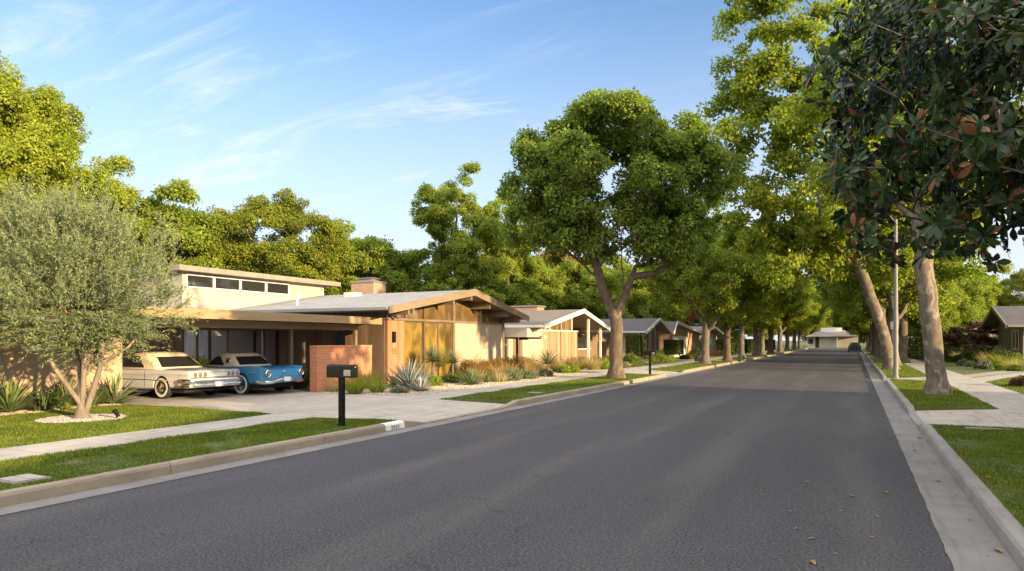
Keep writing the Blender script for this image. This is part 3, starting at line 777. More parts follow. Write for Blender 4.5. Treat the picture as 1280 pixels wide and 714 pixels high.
o = mb.build('painted_patch', M['white_paint'], kp, True)
mb = MB()
for a_, b_, c_, d_ in digits('3052', .05, .075, .013):
    z0_, z1_ = .03 + c_, .03 + d_
    mb.add([(LK + .0095 - .012 * (z0_ / .1), 11.3 + a_, z0_), (LK + .0095 - .012 * (z0_ / .1), 11.3 + b_, z0_), (LK + .0095 - .012 * (z1_ / .1), 11.3 + b_, z1_), (LK + .0095 - .012 * (z1_ / .1), 11.3 + a_, z1_)], [(0, 1, 2, 3)])
mb.build('painted_digits', M['ink'], kp, True)

# ------------------------------------------------------------------ house with the carport (the near house)
def boards(mb, X, y0, y1, z0, z1, w=.14, gap=.008, th=.02, jit=.003, seed=1):
    r = random.Random(seed); y = y0
    while y < y1 - .01:
        e = min(y + w, y1); j = r.uniform(0, jit); mb.box(X, X + th + j, y + gap / 2, e - gap / 2, z0, z1); y = e
def boards_y(mb, Y, x0, x1, z0, z1, w=.14, gap=.008, th=.02, seed=1):  # facing -Y
    r = random.Random(seed); x = x0
    while x < x1 - .01:
        e = min(x + w, x1); j = r.uniform(0, .003); mb.box(x + gap / 2, e - gap / 2, Y - th - j, Y, z0, z1); x = e
HZ = .12
hs = thing('gable_house', 'tan midcentury house with low gable roof, carport and amber glass front', 'house', (-22, 24, HZ))
FXW = -16.2
ya = yat(485, FXW); yb = 31.25
RY0, RYR, RY1 = 20.2, 26.4, 32.0; ZE, ZR = 2.93, 3.95; RX0 = -15.1
def rz(y, off=0): return (ZE + (ZR - ZE) * (y - RY0) / (RYR - RY0) if y < RYR else ZE + (ZR - ZE) * (RY1 - y) / (RY1 - RYR)) + off
# roof: two slabs
XB = -31
mb = MB(); mb.prismx([(RY0, ZE), (RYR, ZR), (RY1, ZE), (RY1, ZE + .12), (RYR, ZR + .13), (RY0, ZE + .12)], XB, RX0)
roof = mb.build('roof', M['roof_pale'], hs, True)
mb = MB()   # rake boards at the gable
mb.prismx([(RY0 - .05, ZE - .12), (RYR, ZR - .13), (RY1 + .05, ZE - .12), (RY1 + .05, ZE + .15), (RYR, ZR + .17), (RY0 - .05, ZE + .15)], RX0 + .003, RX0 + .06)
mb.build('rake_board', M['fascia'], hs, True)
mb = MB(); mb.box(XB, RX0 - .02, RY0 - .13, RY0 - .01, ZE + .0, ZE + .13); mb.build('eave_gutter', M['gutter_metal'], hs, True, bevel=.02)
mb = MB(); mb.prismx([(RY0 + .02, ZE - .035), (RYR, ZR - .035), (RY1 - .02, ZE - .035), (RY1 - .02, ZE - .004), (RYR, ZR - .004), (RY0 + .02, ZE - .004)], XB + .1, RX0 - .01)
mb.build('soffit', M['soffit'], hs, True)
for y in (21.6, yat(487 / 1, -15.4) + 1.3, 24.9, RYR, 28.1, 29.9, 31.3):
    mb = MB(); z = rz(y, -.04); mb.box(FXW - 4, RX0 - .12, y - .06, y + .06, z - .30, z - .03); mb.build('roof_beam', M['fascia'], hs, True, bevel=.008)
# facade
TR = 2.62
yp = yat(506, FXW); yg = yat(566, FXW)
mb = MB(); boards(mb, FXW - .03, ya, yp, HZ, TR, .15, seed=3); mb.box(FXW - .14, FXW - .031, ya, yp, HZ, TR); mb.build('redwood_panel', M['redwood'], hs, True)
wl = MB(); wl.box(FXW - .005, FXW + .09, yat(490, FXW), yat(490, FXW) + .16, 1.75, 2.18); wl.build('wall_light', M['black_metal'], hs, True, bevel=.01)
text_on_x('73', FXW - .003, yat(489, FXW), 1.30, .135, .21, .024, 'house_digits', M['ink'], hs)
gy = [yp, yat(530, FXW), yat(549, FXW), yg]
for i in range(3):
    w = MB(); w.box(FXW - .1, FXW - .08, gy[i] + .03, gy[i + 1] - .03, HZ + .1, TR - .05); p = w.build('window', M['amber'], hs, True)
    f = MB(); e = .05
    f.box(FXW - .11, FXW - .05, gy[i], gy[i] + e, HZ, TR); f.box(FXW - .11, FXW - .05, gy[i + 1] - e, gy[i + 1], HZ, TR)
    f.box(FXW - .108, FXW - .052, gy[i] + e, gy[i + 1] - e, HZ, HZ + .12); f.box(FXW - .108, FXW - .052, gy[i] + e, gy[i + 1] - e, TR - .06, TR)
    f.build('frame', M['mullion'], p)
mb = MB(); mb.box(FXW - .2, FXW, yg + .1, yb, HZ, TR); mb.build('stucco_wall', M['stucco'], hs, True)
mb = MB(); mb.box(FXW - .1, FXW + .04, ya - .02, yb + .02, TR + .002, TR + .1); mb.build('transom_beam', M['fascia'], hs, True, bevel=.006)
posts = [(530, .09), (567, .16), (600, .10), (629, .12), (507, .07)]
for px, w in posts:
    y = yat(px, FXW); z = rz(y, -.05)
    lo_ = TR + .1 if px in (600, 507) else HZ
    mb = MB(); mb.box(FXW - .12, FXW + .045, y - w / 2, y + w / 2, lo_, z); mb.build('post', M['fascia'] if px != 530 else M['mullion'], hs, True, bevel=.005)
mb = MB(); mb.add([(FXW - .06, ya, TR + .1), (FXW - .06, yb, TR + .1), (FXW - .06, yb, rz(yb, -.05)), (FXW - .06, RYR, rz(RYR, -.05)), (FXW - .06, ya, rz(ya, -.05)),
        (FXW - .08, ya, TR + .1), (FXW - .08, yb, TR + .1), (FXW - .08, yb, rz(yb, -.05)), (FXW - .08, RYR, rz(RYR, -.05)), (FXW - .08, ya, rz(ya, -.05))],
       [(0, 1, 2, 3, 4), (9, 8, 7, 6, 5), (0, 1, 6, 5), (1, 2, 7, 6), (2, 3, 8, 7), (3, 4, 9, 8), (4, 0, 5, 9)])
mb.build('clerestory_pane', M['bronze_glass'], hs, True)
# side wall towards the carport
mb = MB(); boards_y(mb, ya, -18.3, FXW - .15, HZ, TR + .2, .16, seed=8); mb.box(-18.3, FXW - .15, ya + .001, ya + .15, HZ, TR + .2); mb.build('side_wall', M['siding'], hs, True)
mb = MB(); mb.box(-18.3, FXW - .15, ya + .05, ya + .08, TR + .2, ZE + .05); mb.build('side_clerestory_pane', M['bronze_glass'], hs, True)
yr = 24.6
mb = MB(); boards_y(mb, yr, -26, -18.2, HZ, 2.9, .2, seed=9); mb.box(-26, -18.2, yr + .001, yr + .15, HZ, 2.9); mb.build('entry_wall', M['siding'], hs, True)
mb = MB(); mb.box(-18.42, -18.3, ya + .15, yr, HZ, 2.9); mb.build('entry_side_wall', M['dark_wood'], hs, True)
mb = MB(); mb.box(-20.6, -19.65, yr - .06, yr - .03, HZ, 2.25); d = mb.build('door', M['door_wood'], hs, True)
mb = MB(); mb.tube([(-19.75, yr - .11, 1.1), (-19.75, yr - .11, 1.5)], .015, 8); mb.build('handle', M['chrome'], d)
mb = MB(); mb.box(-21.4, -20.8, yr - .05, yr - .03, HZ + .2, 2.25); mb.build('sidelight_pane', M['dark_glass'], hs, True)
mb = MB(); mb.box(-32, -25.95, 25.2, 31.2, HZ, 3); mb.box(-25.95, FXW - .25, 31.0, 31.2, HZ, 2.88); mb.build('rear_wall', M['stucco'], hs, True)
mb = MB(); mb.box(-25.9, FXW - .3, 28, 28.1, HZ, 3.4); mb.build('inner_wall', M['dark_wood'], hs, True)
# carport
CX = -16.15; CY0, CY1 = 1.5, 21.15; CZ0, CZ1 = 2.44, 2.70
mb = MB(); mb.box(-21.9, CX - .06, CY0, CY1 - .02, CZ0 + .06, CZ1 - .04); mb.build('carport_roof', M['roof_pale'], hs, True)
mb = MB(); mb.box(CX - .055, CX, CY0, CY1, CZ0, CZ1); mb.box(-21, CX - .056, CY1 - .055, CY1, CZ0, CZ1); mb.build('carport_fascia', M['fascia_lit'], hs, True, bevel=.006)
mb = MB(); mb.box(-21.85, CX - .07, CY0 + .02, CY1 - .08, CZ0 + .02, CZ0 + .055); mb.build('carport_soffit', M['soffit'], hs, True)
for x in (-17.3, -19.6, -21.8):
    mb = MB(); mb.box(x - .07, x + .07, CY0 + .3 if x > -18 else 12.5, CY1 - .1, CZ0 - .22, CZ0 + .018); mb.build('carport_beam', M['fascia_lit'], hs, True, bevel=.006)
for x, y in ((-17.3, yat(364, -17.3)), (-19.6, 20.6), (-21.8, 20.6), (-21.8, 17.4)):
    mb = MB(); mb.box(x - .05, x + .05, y - .05, y + .05, HZ, CZ0 - .22); mb.build('carport_post', M['fascia'], hs, True, bevel=.005)
mb = MB(); mb.box(-17.36, -17.24, 20.9, 21.02, HZ, CZ0 - .22); mb.build('carport_post', M['fascia'], hs, True, bevel=.005)
# screens at the back of the carport
XS = -25.0; sp_ = [yat(q, XS) for q in (228, 262, 284, 318, 346)]
for i in range(4):
    mb = MB(); mb.box(XS - .05, XS - .02, sp_[i] + .05, sp_[i + 1] - .05, HZ + .02, CZ0); 
    if i == 0:
        k = sp_[i] + .05
        while k < sp_[i + 1] - .1: mb.box(XS - .02, XS + .0, k, k + .05, HZ + .02, CZ0); k += .11
    mb.build('screen_panel', M['grey_screen'], hs, True)
for i, y in enumerate(sp_):
    mb = MB(); mb.box(XS - .08, XS + .05, y - .055, y + .055, HZ, CZ0 + .01); mb.build('screen_post', M['dark_wood'] if i != 2 else M['fascia'], hs, True)
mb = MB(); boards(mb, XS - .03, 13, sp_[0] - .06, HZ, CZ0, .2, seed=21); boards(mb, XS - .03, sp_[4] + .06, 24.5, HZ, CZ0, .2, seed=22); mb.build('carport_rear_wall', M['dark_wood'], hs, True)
# garage wing
GX = -18.6; gy1 = yat(153, GX)
mb = MB(); mb.box(GX - .18, GX, CY0 + .4, gy1, HZ, CZ0 + .018); mb.box(-25, GX - .18, gy1 - .18, gy1 - .001, HZ, CZ0 + .018); mb.build('garage_wall', M['garage_stucco'], hs, True)
# upper block with a strip of windows
BX = -24.0; by0, by1 = yat(228, BX), yat(405, BX); BZ = 4.58
mb = MB(); mb.box(BX - 5, BX, by0, by1, 2.72, BZ); mb.build('upper_wall', M['block_stucco'], hs, True)
mb = MB()
mb.hexa([(BX - 6.5, by0 - .5, BZ + .0), (BX + .5, by0 - .5, BZ + .0), (BX + .5, by1 + .7, BZ + .0), (BX - 6.5, by1 + .7, BZ + .0),
         (BX - 6.5, by0 - .5, BZ + .22), (BX + .5, by0 - .5, BZ + .22), (BX + .5, by1 + .7, BZ + .22), (BX - 6.5, by1 + .7, BZ + .22)])
mb.build('upper_roof', M['fascia_grey'], hs, True, bevel=.01)
wp = [yat(q, BX) for q in (232, 267, 300, 332, 361)]
for i in range(4):
    mb = MB(); mb.box(BX + .004, BX + .02, wp[i] + .06, wp[i + 1] - .06, BZ - .56, BZ - .12); w = mb.build('window', M['dark_glass'], hs, True)
    f = MB(); a_, b_ = wp[i] + .0, wp[i + 1] - .002
    f.box(BX + .002, BX + .05, a_, a_ + .06, BZ - .62, BZ - .06); f.box(BX + .002, BX + .05, b_ - .06, b_, BZ - .62, BZ - .06)
    f.box(BX + .002, BX + .048, a_ + .06, b_ - .06, BZ - .62, BZ - .56); f.box(BX + .002, BX + .048, a_ + .06, b_ - .06, BZ - .12, BZ - .06)
    f.build('frame', M['white_trim'], w)
# chimney and vents
c0, c1 = -22.7, -21.3
mb = MB(); mb.box(c0, c1, 27.2, 28.2, 3.5, 4.72); ch = mb.build('chimney', M['brick_tan'], hs, True)
mb = MB(); mb.box(c0 - .05, c1 + .05, 27.15, 28.25, 4.722, 4.80); mb.box(c0 + .3, c1 - .3, 27.4, 28.0, 4.802, 4.93); mb.box(c0 + .2, c1 - .2, 27.3, 28.1, 4.932, 4.97); mb.build('chimney_cap', M['gutter_metal'], ch)
mb = MB(); mb.tube([(-21.2, 21.9, 3.2), (-21.2, 21.9, 3.75)], .05, 10); mb.build('vent_pipe', M['white_trim'], hs, True, smooth=True)
mb = MB(); mb.box(-21.5, -20.8, 25.2, 25.7, 3.85, 4.08); mb.build('roof_vent', M['white_trim'], hs, True, bevel=.02)

bw = thing('brick_wall', 'low orange brick screen wall at the carport corner', 'wall', (-15.85, 18.5, HZ))
mb = MB(); mb.box(-16.0, -15.7, 17.1, 19.95, HZ, 1.6); mb.build('brickwork', M['brick'], bw, True)
mb = MB(); mb.box(-16.01, -15.69, 17.09, 19.96, 1.602, 1.665); mb.build('coping', M['brick'], bw, True, bevel=.006)

# ------------------------------------------------------------------ other houses
def gable_house(label, Xf, Y0, Y1, YR, ze, zr, depth, roofm, wallm, trim=None, setb=1.0, s=-1, cat='house', ridge_x=False, name='gable_house'):
    """gable towards the street at Xf; s=-1 house extends to -X, +1 to +X"""
    h = thing(name, label, cat, (Xf + s * depth / 2, (Y0 + Y1) / 2, HZ)); trim = trim or M['white_trim']
    x0, x1 = sorted((Xf, Xf + s * depth)); g = abs(s) * .003
    mb = MB(); mb.prismx([(Y0, ze), (YR, zr), (Y1, ze), (Y1, ze + .12), (YR, zr + .13), (Y0, ze + .12)], x0, x1); mb.build('roof', roofm, h, True)
    mb = MB(); xe = sorted((Xf - s * .003, Xf - s * .06)); mb.prismx([(Y0 - .05, ze - .10), (YR, zr - .10), (Y1 + .05, ze - .10), (Y1 + .05, ze + .15), (YR, zr + .17), (Y0 - .05, ze + .15)], *xe); mb.build('rake_board', trim, h, True)
    mb = MB(); mb.box(x0 + .05, x1 - .05, Y0 - .10, Y0 - .005, ze - .02, ze + .13); mb.build('eave_gutter', trim, h, True)
    mb = MB(); mb.prismx([(Y0 + .02, ze - .03), (YR, zr - .03), (Y1 - .02, ze - .03), (Y1 - .02, ze - .003), (YR, zr - .003), (Y0 + .02, ze - .003)], x0 + .05, x1 - .02); mb.build('soffit', M['fascia'], h, True)
    a_, b_ = Xf + s * setb, Xf + s * (depth - .5); a_, b_ = sorted((a_, b_)); 
    def rzz(y): return ze + (zr - ze) * ((y - Y0) / (YR - Y0) if y < YR else (Y1 - y) / (Y1 - YR)) - .04
    w0, w1 = Y0 + .7, Y1 - .7
    mb = MB(); mb.prismx([(w0, HZ), (w1, HZ), (w1, rzz(w1)), (YR, rzz(YR)), (w0, rzz(w0))], a_, b_); mb.build('wall', wallm, h, True)
    return h, rzz
# second house: white trimmed gable with slatted screen
h2, r2 = gable_house('pale gabled house with slatted wood screen and white porch posts', -15.0, 33.9, 44.9, 39.9, 2.55, 3.62, 16, M['shingle'], M['stucco'], setb=2.6)
mb = MB(); boards(mb, -16.0, 35.6, 41.3, HZ, 2.36, .13, .02, .03, .01, 31); mb.box(-16.06, -16.001, 35.6, 41.3, HZ, 2.36); mb.build('slat_screen', M['slat_wood'], h2, True)
mb = MB(); mb.box(-16.08, -15.93, 35.55, 41.35, 2.362, 2.44); mb.build('screen_rail', M['white_trim'], h2, True)
for y in (36.9, 38.6, 40.4):
    mb = MB(); mb.box(-16.05, -15.97, y - .05, y + .05, 2.44, r2(y) + .01); mb.build('gable_post', M['white_trim'], h2, True)
mb = MB(); mb.box(-16.03, -16.01, 35.6, 36.85, 2.44, 2.75); mb.box(-16.03, -16.01, 36.95, 38.55, 2.44, 2.95); mb.box(-16.03, -16.01, 38.65, 40.35, 2.44, 3.25); mb.build('gable_pane', M['bronze_glass'], h2, True)
for x, y, z in ((-15.25, 41.4, 0), (-15.35, 44.0, 0)):
    mb = MB(); mb.box(x - .07, x + .07, y - .07, y + .07, HZ, r2(y)); mb.build('porch_post', M['white_trim'], h2, True)
mb = MB(); mb.box(-24, -17.3, 44.25, 52, HZ, 2.35); mb.build('rear_wing', M['siding'], h2, True)
mb = MB(); mb.box(-24, -16.9, 44.3, 52.4, 2.353, 2.5); mb.build('rear_wing_roof', M['fascia'], h2, True)
mb = MB(); mb.box(-17.28, -17.26, 44.5, 47.2, 1.25, 2.2); mb.box(-17.58, -17.56, 41.4, 44.0, 1.25, 2.2); w = mb.build('window', M['dark_glass'], h2, True)
mb = MB(); mb.box(-17.29, -17.2, 44.4, 47.3, 1.17, 1.24); mb.box(-17.59, -17.53, 41.4, 44.1, 1.17, 1.24); mb.build('sill', M['white_trim'], w)
mb = MB(); mb.box(-20.5, -18.3, 40.2, 41.3, 3.3, 4.0); ch = mb.build('chimney', M['brick_tan'], h2, True)
mb = MB(); mb.box(-20.6, -18.2, 40.1, 41.4, 4.002, 4.09); mb.build('chimney_cap', M['gutter_metal'], ch)
mb = MB(); mb.box(-15.8, -15.6, 32.4, 33.6, HZ, 1.85); mb.box(-15.86, -15.82, 33.6, 35.5, HZ, 1.9); mb.build('fence_panel', M['stucco'], h2, True)
mb = MB(); mb.box(-17.2, -15.86, 33.5, 35.5, 2.0, 2.5); mb.build('side_wall', M['block_stucco'], h2, True)
mb = MB(); mb.box(-15.7, -15.55, 35.62 - .5, 35.62 - .2, 1.95, 2.1); mb.build('flood_light', M['white_trim'], h2, True)
# cream garden fence between the two houses
fn = thing('garden_fence', 'cream and brown panel fence between the first two houses', 'fence', (-15.7, 32.3, HZ))
for i, (y0, y1, m_) in enumerate(((31.45, 31.95, 'stucco'), (31.97, 32.3, 'siding'))):
    mb = MB(); mb.box(-16.05, -15.95, y0, y1, HZ, 1.9); mb.build('fence_panel', M[m_], fn, True)
# third house
h3, r3 = gable_house('narrow fronted gabled house with tall pale posts and dark roof', -15.0, 54.3, 63.0, 58.6, 2.45, 3.6, 6, M['shingle_dark'], M['stucco'], setb=1.2)
for y in (55.2, 57.3, 58.9, 60.4, 61.6):
    mb = MB(); mb.box(-16.18, -15.95, y, y + .5, HZ, r3(y + .3)); mb.build('pier', M['block_stucco'], h3, True)
for y in (56.1, 58.0, 59.6):
    mb = MB(); mb.box(-16.19, -16.16, y, y + 1.0, HZ + .3, 2.6); mb.build('window', M['dark_glass'], h3, True)
# fourth house: low garage
h4, r4 = gable_house('low garage house with dark roof and white garage door beyond the gabled houses', -15.2, 64.5, 80, 66, 2.45, 3.5, 14, M['shingle_dark'], M['brick_tan'], setb=.6)
mb = MB(); boards(mb, -15.79, 66.5, 73, HZ, 2.25, .6, .03, .03, .0, 41); mb.build('garage_door', M['white_trim'], h4, True)
# fifth and sixth houses glimpsed between trunks
h5, _ = gable_house('pale house glimpsed between trunks far along the left side', -17, 88, 104, 96, 2.5, 3.6, 14, M['shingle'], M['block_stucco'])
mb = MB(); mb.box(-18.02, -17.98, 92, 96, 1, 2.2); mb.build('window', M['dark_glass'], h5, True)
# house closing the street
he = thing('end_house', 'low brown roofed house closing the far end of the street', 'house', (-3.5, 172, HZ))
def hip(mb, x0, x1, y0, y1, z0, z1, ins):
    mb.add([(x0, y0, z0), (x1, y0, z0), (x1, y1, z0), (x0, y1, z0), (x0 + ins, (y0 + y1) / 2, z1), (x1 - ins, (y0 + y1) / 2, z1)], [(0, 1, 5, 4), (1, 2, 5), (2, 3, 4, 5), (3, 0, 4), (3, 2, 1, 0)])
mb = MB(); hip(mb, -9.6, 1.0, 163, 173, 2.6, 4.1, 3.2); mb.build('roof', M['shingle'], he, True)
mb = MB(); mb.box(-6.6, -2.4, 166.5, 169, 3.6, 4.55); mb.build('upper_roof', M['white_trim'], he, True)
mb = MB(); mb.box(-9.2, -7.6, 164.2, 172.5, HZ, 2.6); mb.box(-6.8, -3.4, 164.2, 172.5, HZ, 2.6); mb.box(-3.4, .6, 169.5, 172.5, HZ, 2.6); mb.build('wall', M['block_stucco'], he, True)
mb = MB(); mb.box(-7.6, -6.8, 164.6, 165, HZ, 2.55); mb.build('door', M['dark_wood'], he, True)
mb = MB(); mb.box(-9.0, -8.0, 164.14, 164.19, 1, 2.1); mb.build('window', M['dark_glass'], he, True)
for x in (.7, -3.2):
    mb = MB(); mb.box(x - .1, x + .1, 163.4, 163.6, HZ, 2.6); mb.build('porch_post', M['white_trim'], he, True)
# right side houses
hr, rr_ = gable_house('taupe gabled house with grey roof behind the right hand shrubs', 9.0, 54.8, 64.9, 59.9, 2.72, 4.15, 14, M['shingle_dark'], mat('taupe_stucco', (.22, .205, .19), (.19, .18, .165), 2, .9, .2, 100), M['fascia_grey'], 1.0, s=1)
mb = MB(); mb.box(9.97, 9.99, 56.6, 58.6, 1.25, 2.45); w = mb.build('window', M['dark_glass'], hr, True)
mb = MB()
for y in (56.5, 57.55, 58.6): mb.box(9.92, 9.965, y, y + .1, 1.15, 2.55)
mb.box(9.92, 9.965, 56.6, 58.6, 1.15, 1.25); mb.box(9.92, 9.965, 56.6, 58.6, 2.45, 2.55); mb.build('frame', M['white_trim'], w)
mb = MB(); mb.box(11.2, 15.5, 55.44, 55.49, HZ, 2.5); mb.build('garage_door', M['block_stucco'], hr, True)
mb = MB(); mb.lathe([(.02, 0), (.09, .02), (.11, .1), (.05, .16)], (10.4, 55.3, 2.3), 'z', 12); mb.build('flood_light', M['white_trim'], hr, True)
hr2, _ = gable_house('whitish house with flat porch left of the taupe gabled house', 11.0, 82, 97, 90, 3.1, 4.6, 12, M['shingle'], M['block_stucco'], None, .8, s=1)
mb = MB(); mb.box(8.5, 13.0, 80.5, 91, 2.9, 3.15); mb.build('porch_roof', M['white_trim'], hr2, True)
for x, y in ((8.7, 80.8), (8.7, 85.5), (8.7, 90.5)):
    mb = MB(); mb.box(x - .5, x + .1, y - .1, y + .4, HZ, 2.9); mb.build('porch_post', M['white_trim'], hr2, True)
# two unseen houses added beside and behind the viewer to shade the street
hb, _ = gable_house('added ranch house shading the road, out of frame beside the right pavement', 8.2, -3, 22.5, 9.5, 3.3, 4.7, 13, M['shingle_dark'], M['stucco'], None, .8, s=1)
hb2, _ = gable_house('added ranch house shading the road, unseen behind the viewer on the right', 8.2, -34, -6, -20, 3.3, 4.7, 13, M['shingle'], M['block_stucco'], None, .8, s=1)
# ------------------------------------------------------------------ cars
def loft(name, st, m, parent, L, bevel=0, sub=7):
    """st: rows (x, zb, w, z_rocker, z_mid, z_crease, z_sh, w_sh, z_deck) ; x from rear 0 to -L"""
    st = np.array(st, float); xs = np.linspace(0, 1, len(st)); q = np.linspace(0, 1, (len(st) - 1) * sub + 1)
    rows = np.stack([np.interp(q, xs, st[:, k]) for k in range(st.shape[1])], 1)
    k = np.array([1, 2, 3, 2, 1.]); k /= k.sum()
    for c in range(1, rows.shape[1]):
        pad = np.concatenate([[rows[0, c]] * 2, rows[:, c], [rows[-1, c]] * 2]); rows[:, c] = np.convolve(pad, k, 'valid')
    mb = MB(); n = None
    for x, zb, w, zr_, zm, zc, zs, ws, zd in rows:
        half = [(w * .0, zb), (w * .84, zb), (w * .95, zb + .05), (w * .985, zr_), (w, zm), (w * .975, (zm + zc) / 2 + .02), (w * 1.0, zc), (w * .985, zc + (zs - zc) * .5), (ws, zs), (ws * .93, zs + (zd - zs) * .25), (ws * .6, zs + (zd - zs) * .8), (0, zd)]
        ring = [(x, y, z) for y, z in half] + [(x, -y, z) for y, z in half[-2:0:-1]]
        n = len(ring); mb.v += ring
    R_ = len(rows)
    mb.f = [(i * n + k_, i * n + (k_ + 1) % n, (i + 1) * n + (k_ + 1) % n, (i + 1) * n + k_) for i in range(R_ - 1) for k_ in range(n)]
    mb.f += [tuple(range(n - 1, -1, -1)), tuple((R_ - 1) * n + k_ for k_ in range(n))]
    return mb.build(name, m, parent, smooth=True, angle=28)

def cut(o, cutters):
    dg = bpy.context.evaluated_depsgraph_get()
    for me in cutters:
        c = bpy.data.objects.new('cutter_temp', me); COL.objects.link(c); c.parent = o.parent
        md = o.modifiers.new('cut', 'BOOLEAN'); md.operation = 'DIFFERENCE'; md.object = c; md.solver = 'EXACT'
        bpy.context.view_layer.update(); dg = bpy.context.evaluated_depsgraph_get()
        nm = bpy.data.meshes.new_from_object(o.evaluated_get(dg)); o.modifiers.clear(); o.data = nm
        bpy.data.objects.remove(c)

def wheel(parent, x, y, r, side, white_w=.035):
    w = thing('wheel', None, None, (x, y, r)); w.parent = parent
    W_ = .19; s = side
    mb = MB(); mb.lathe([(r * .62, -W_ / 2), (r * .86, -W_ / 2), (r * .97, -W_ * .38), (r, -W_ * .2), (r, W_ * .2), (r * .97, W_ * .38), (r * .86, W_ / 2), (r * .62, W_ / 2)], (0, 0, 0), 'y', 40)
    mb.build('tyre', M['rubber'], w, smooth=True, angle=60)
    y0 = s * (W_ / 2 + .001); mb = MB(); n = 40; ri, ro = r * .66, r * .66 + white_w + .02
    mb.lathe([(ri, y0), (ri, y0 + s * .004), (ro, y0 + s * .004), (ro, y0)], (0, 0, 0), 'y', n); mb.build('whitewall', M['whitewall'], w, smooth=True)
    mb = MB(); mb.lathe([(r * .655, y0 - s * .02), (r * .655, y0 + s * .006), (r * .6, y0 + s * .012), (r * .5, y0 - s * .01), (r * .3, y0 + s * .008), (r * .16, y0 + s * .03), (.01, y0 + s * .035)], (0, 0, 0), 'y', 32)
    for k in range(12):
        a_ = k * PI / 6; mb.box(0, 0, 0, 0, 0, 0) if False else mb.tube([(math.cos(a_) * r * .26, y0 + s * .012, math.sin(a_) * r * .26), (math.cos(a_) * r * .56, y0 + s * .012, math.sin(a_) * r * .56)], .008, 4)
    mb.build('hubcap', M['chrome'], w, smooth=True, angle=50)
    return w

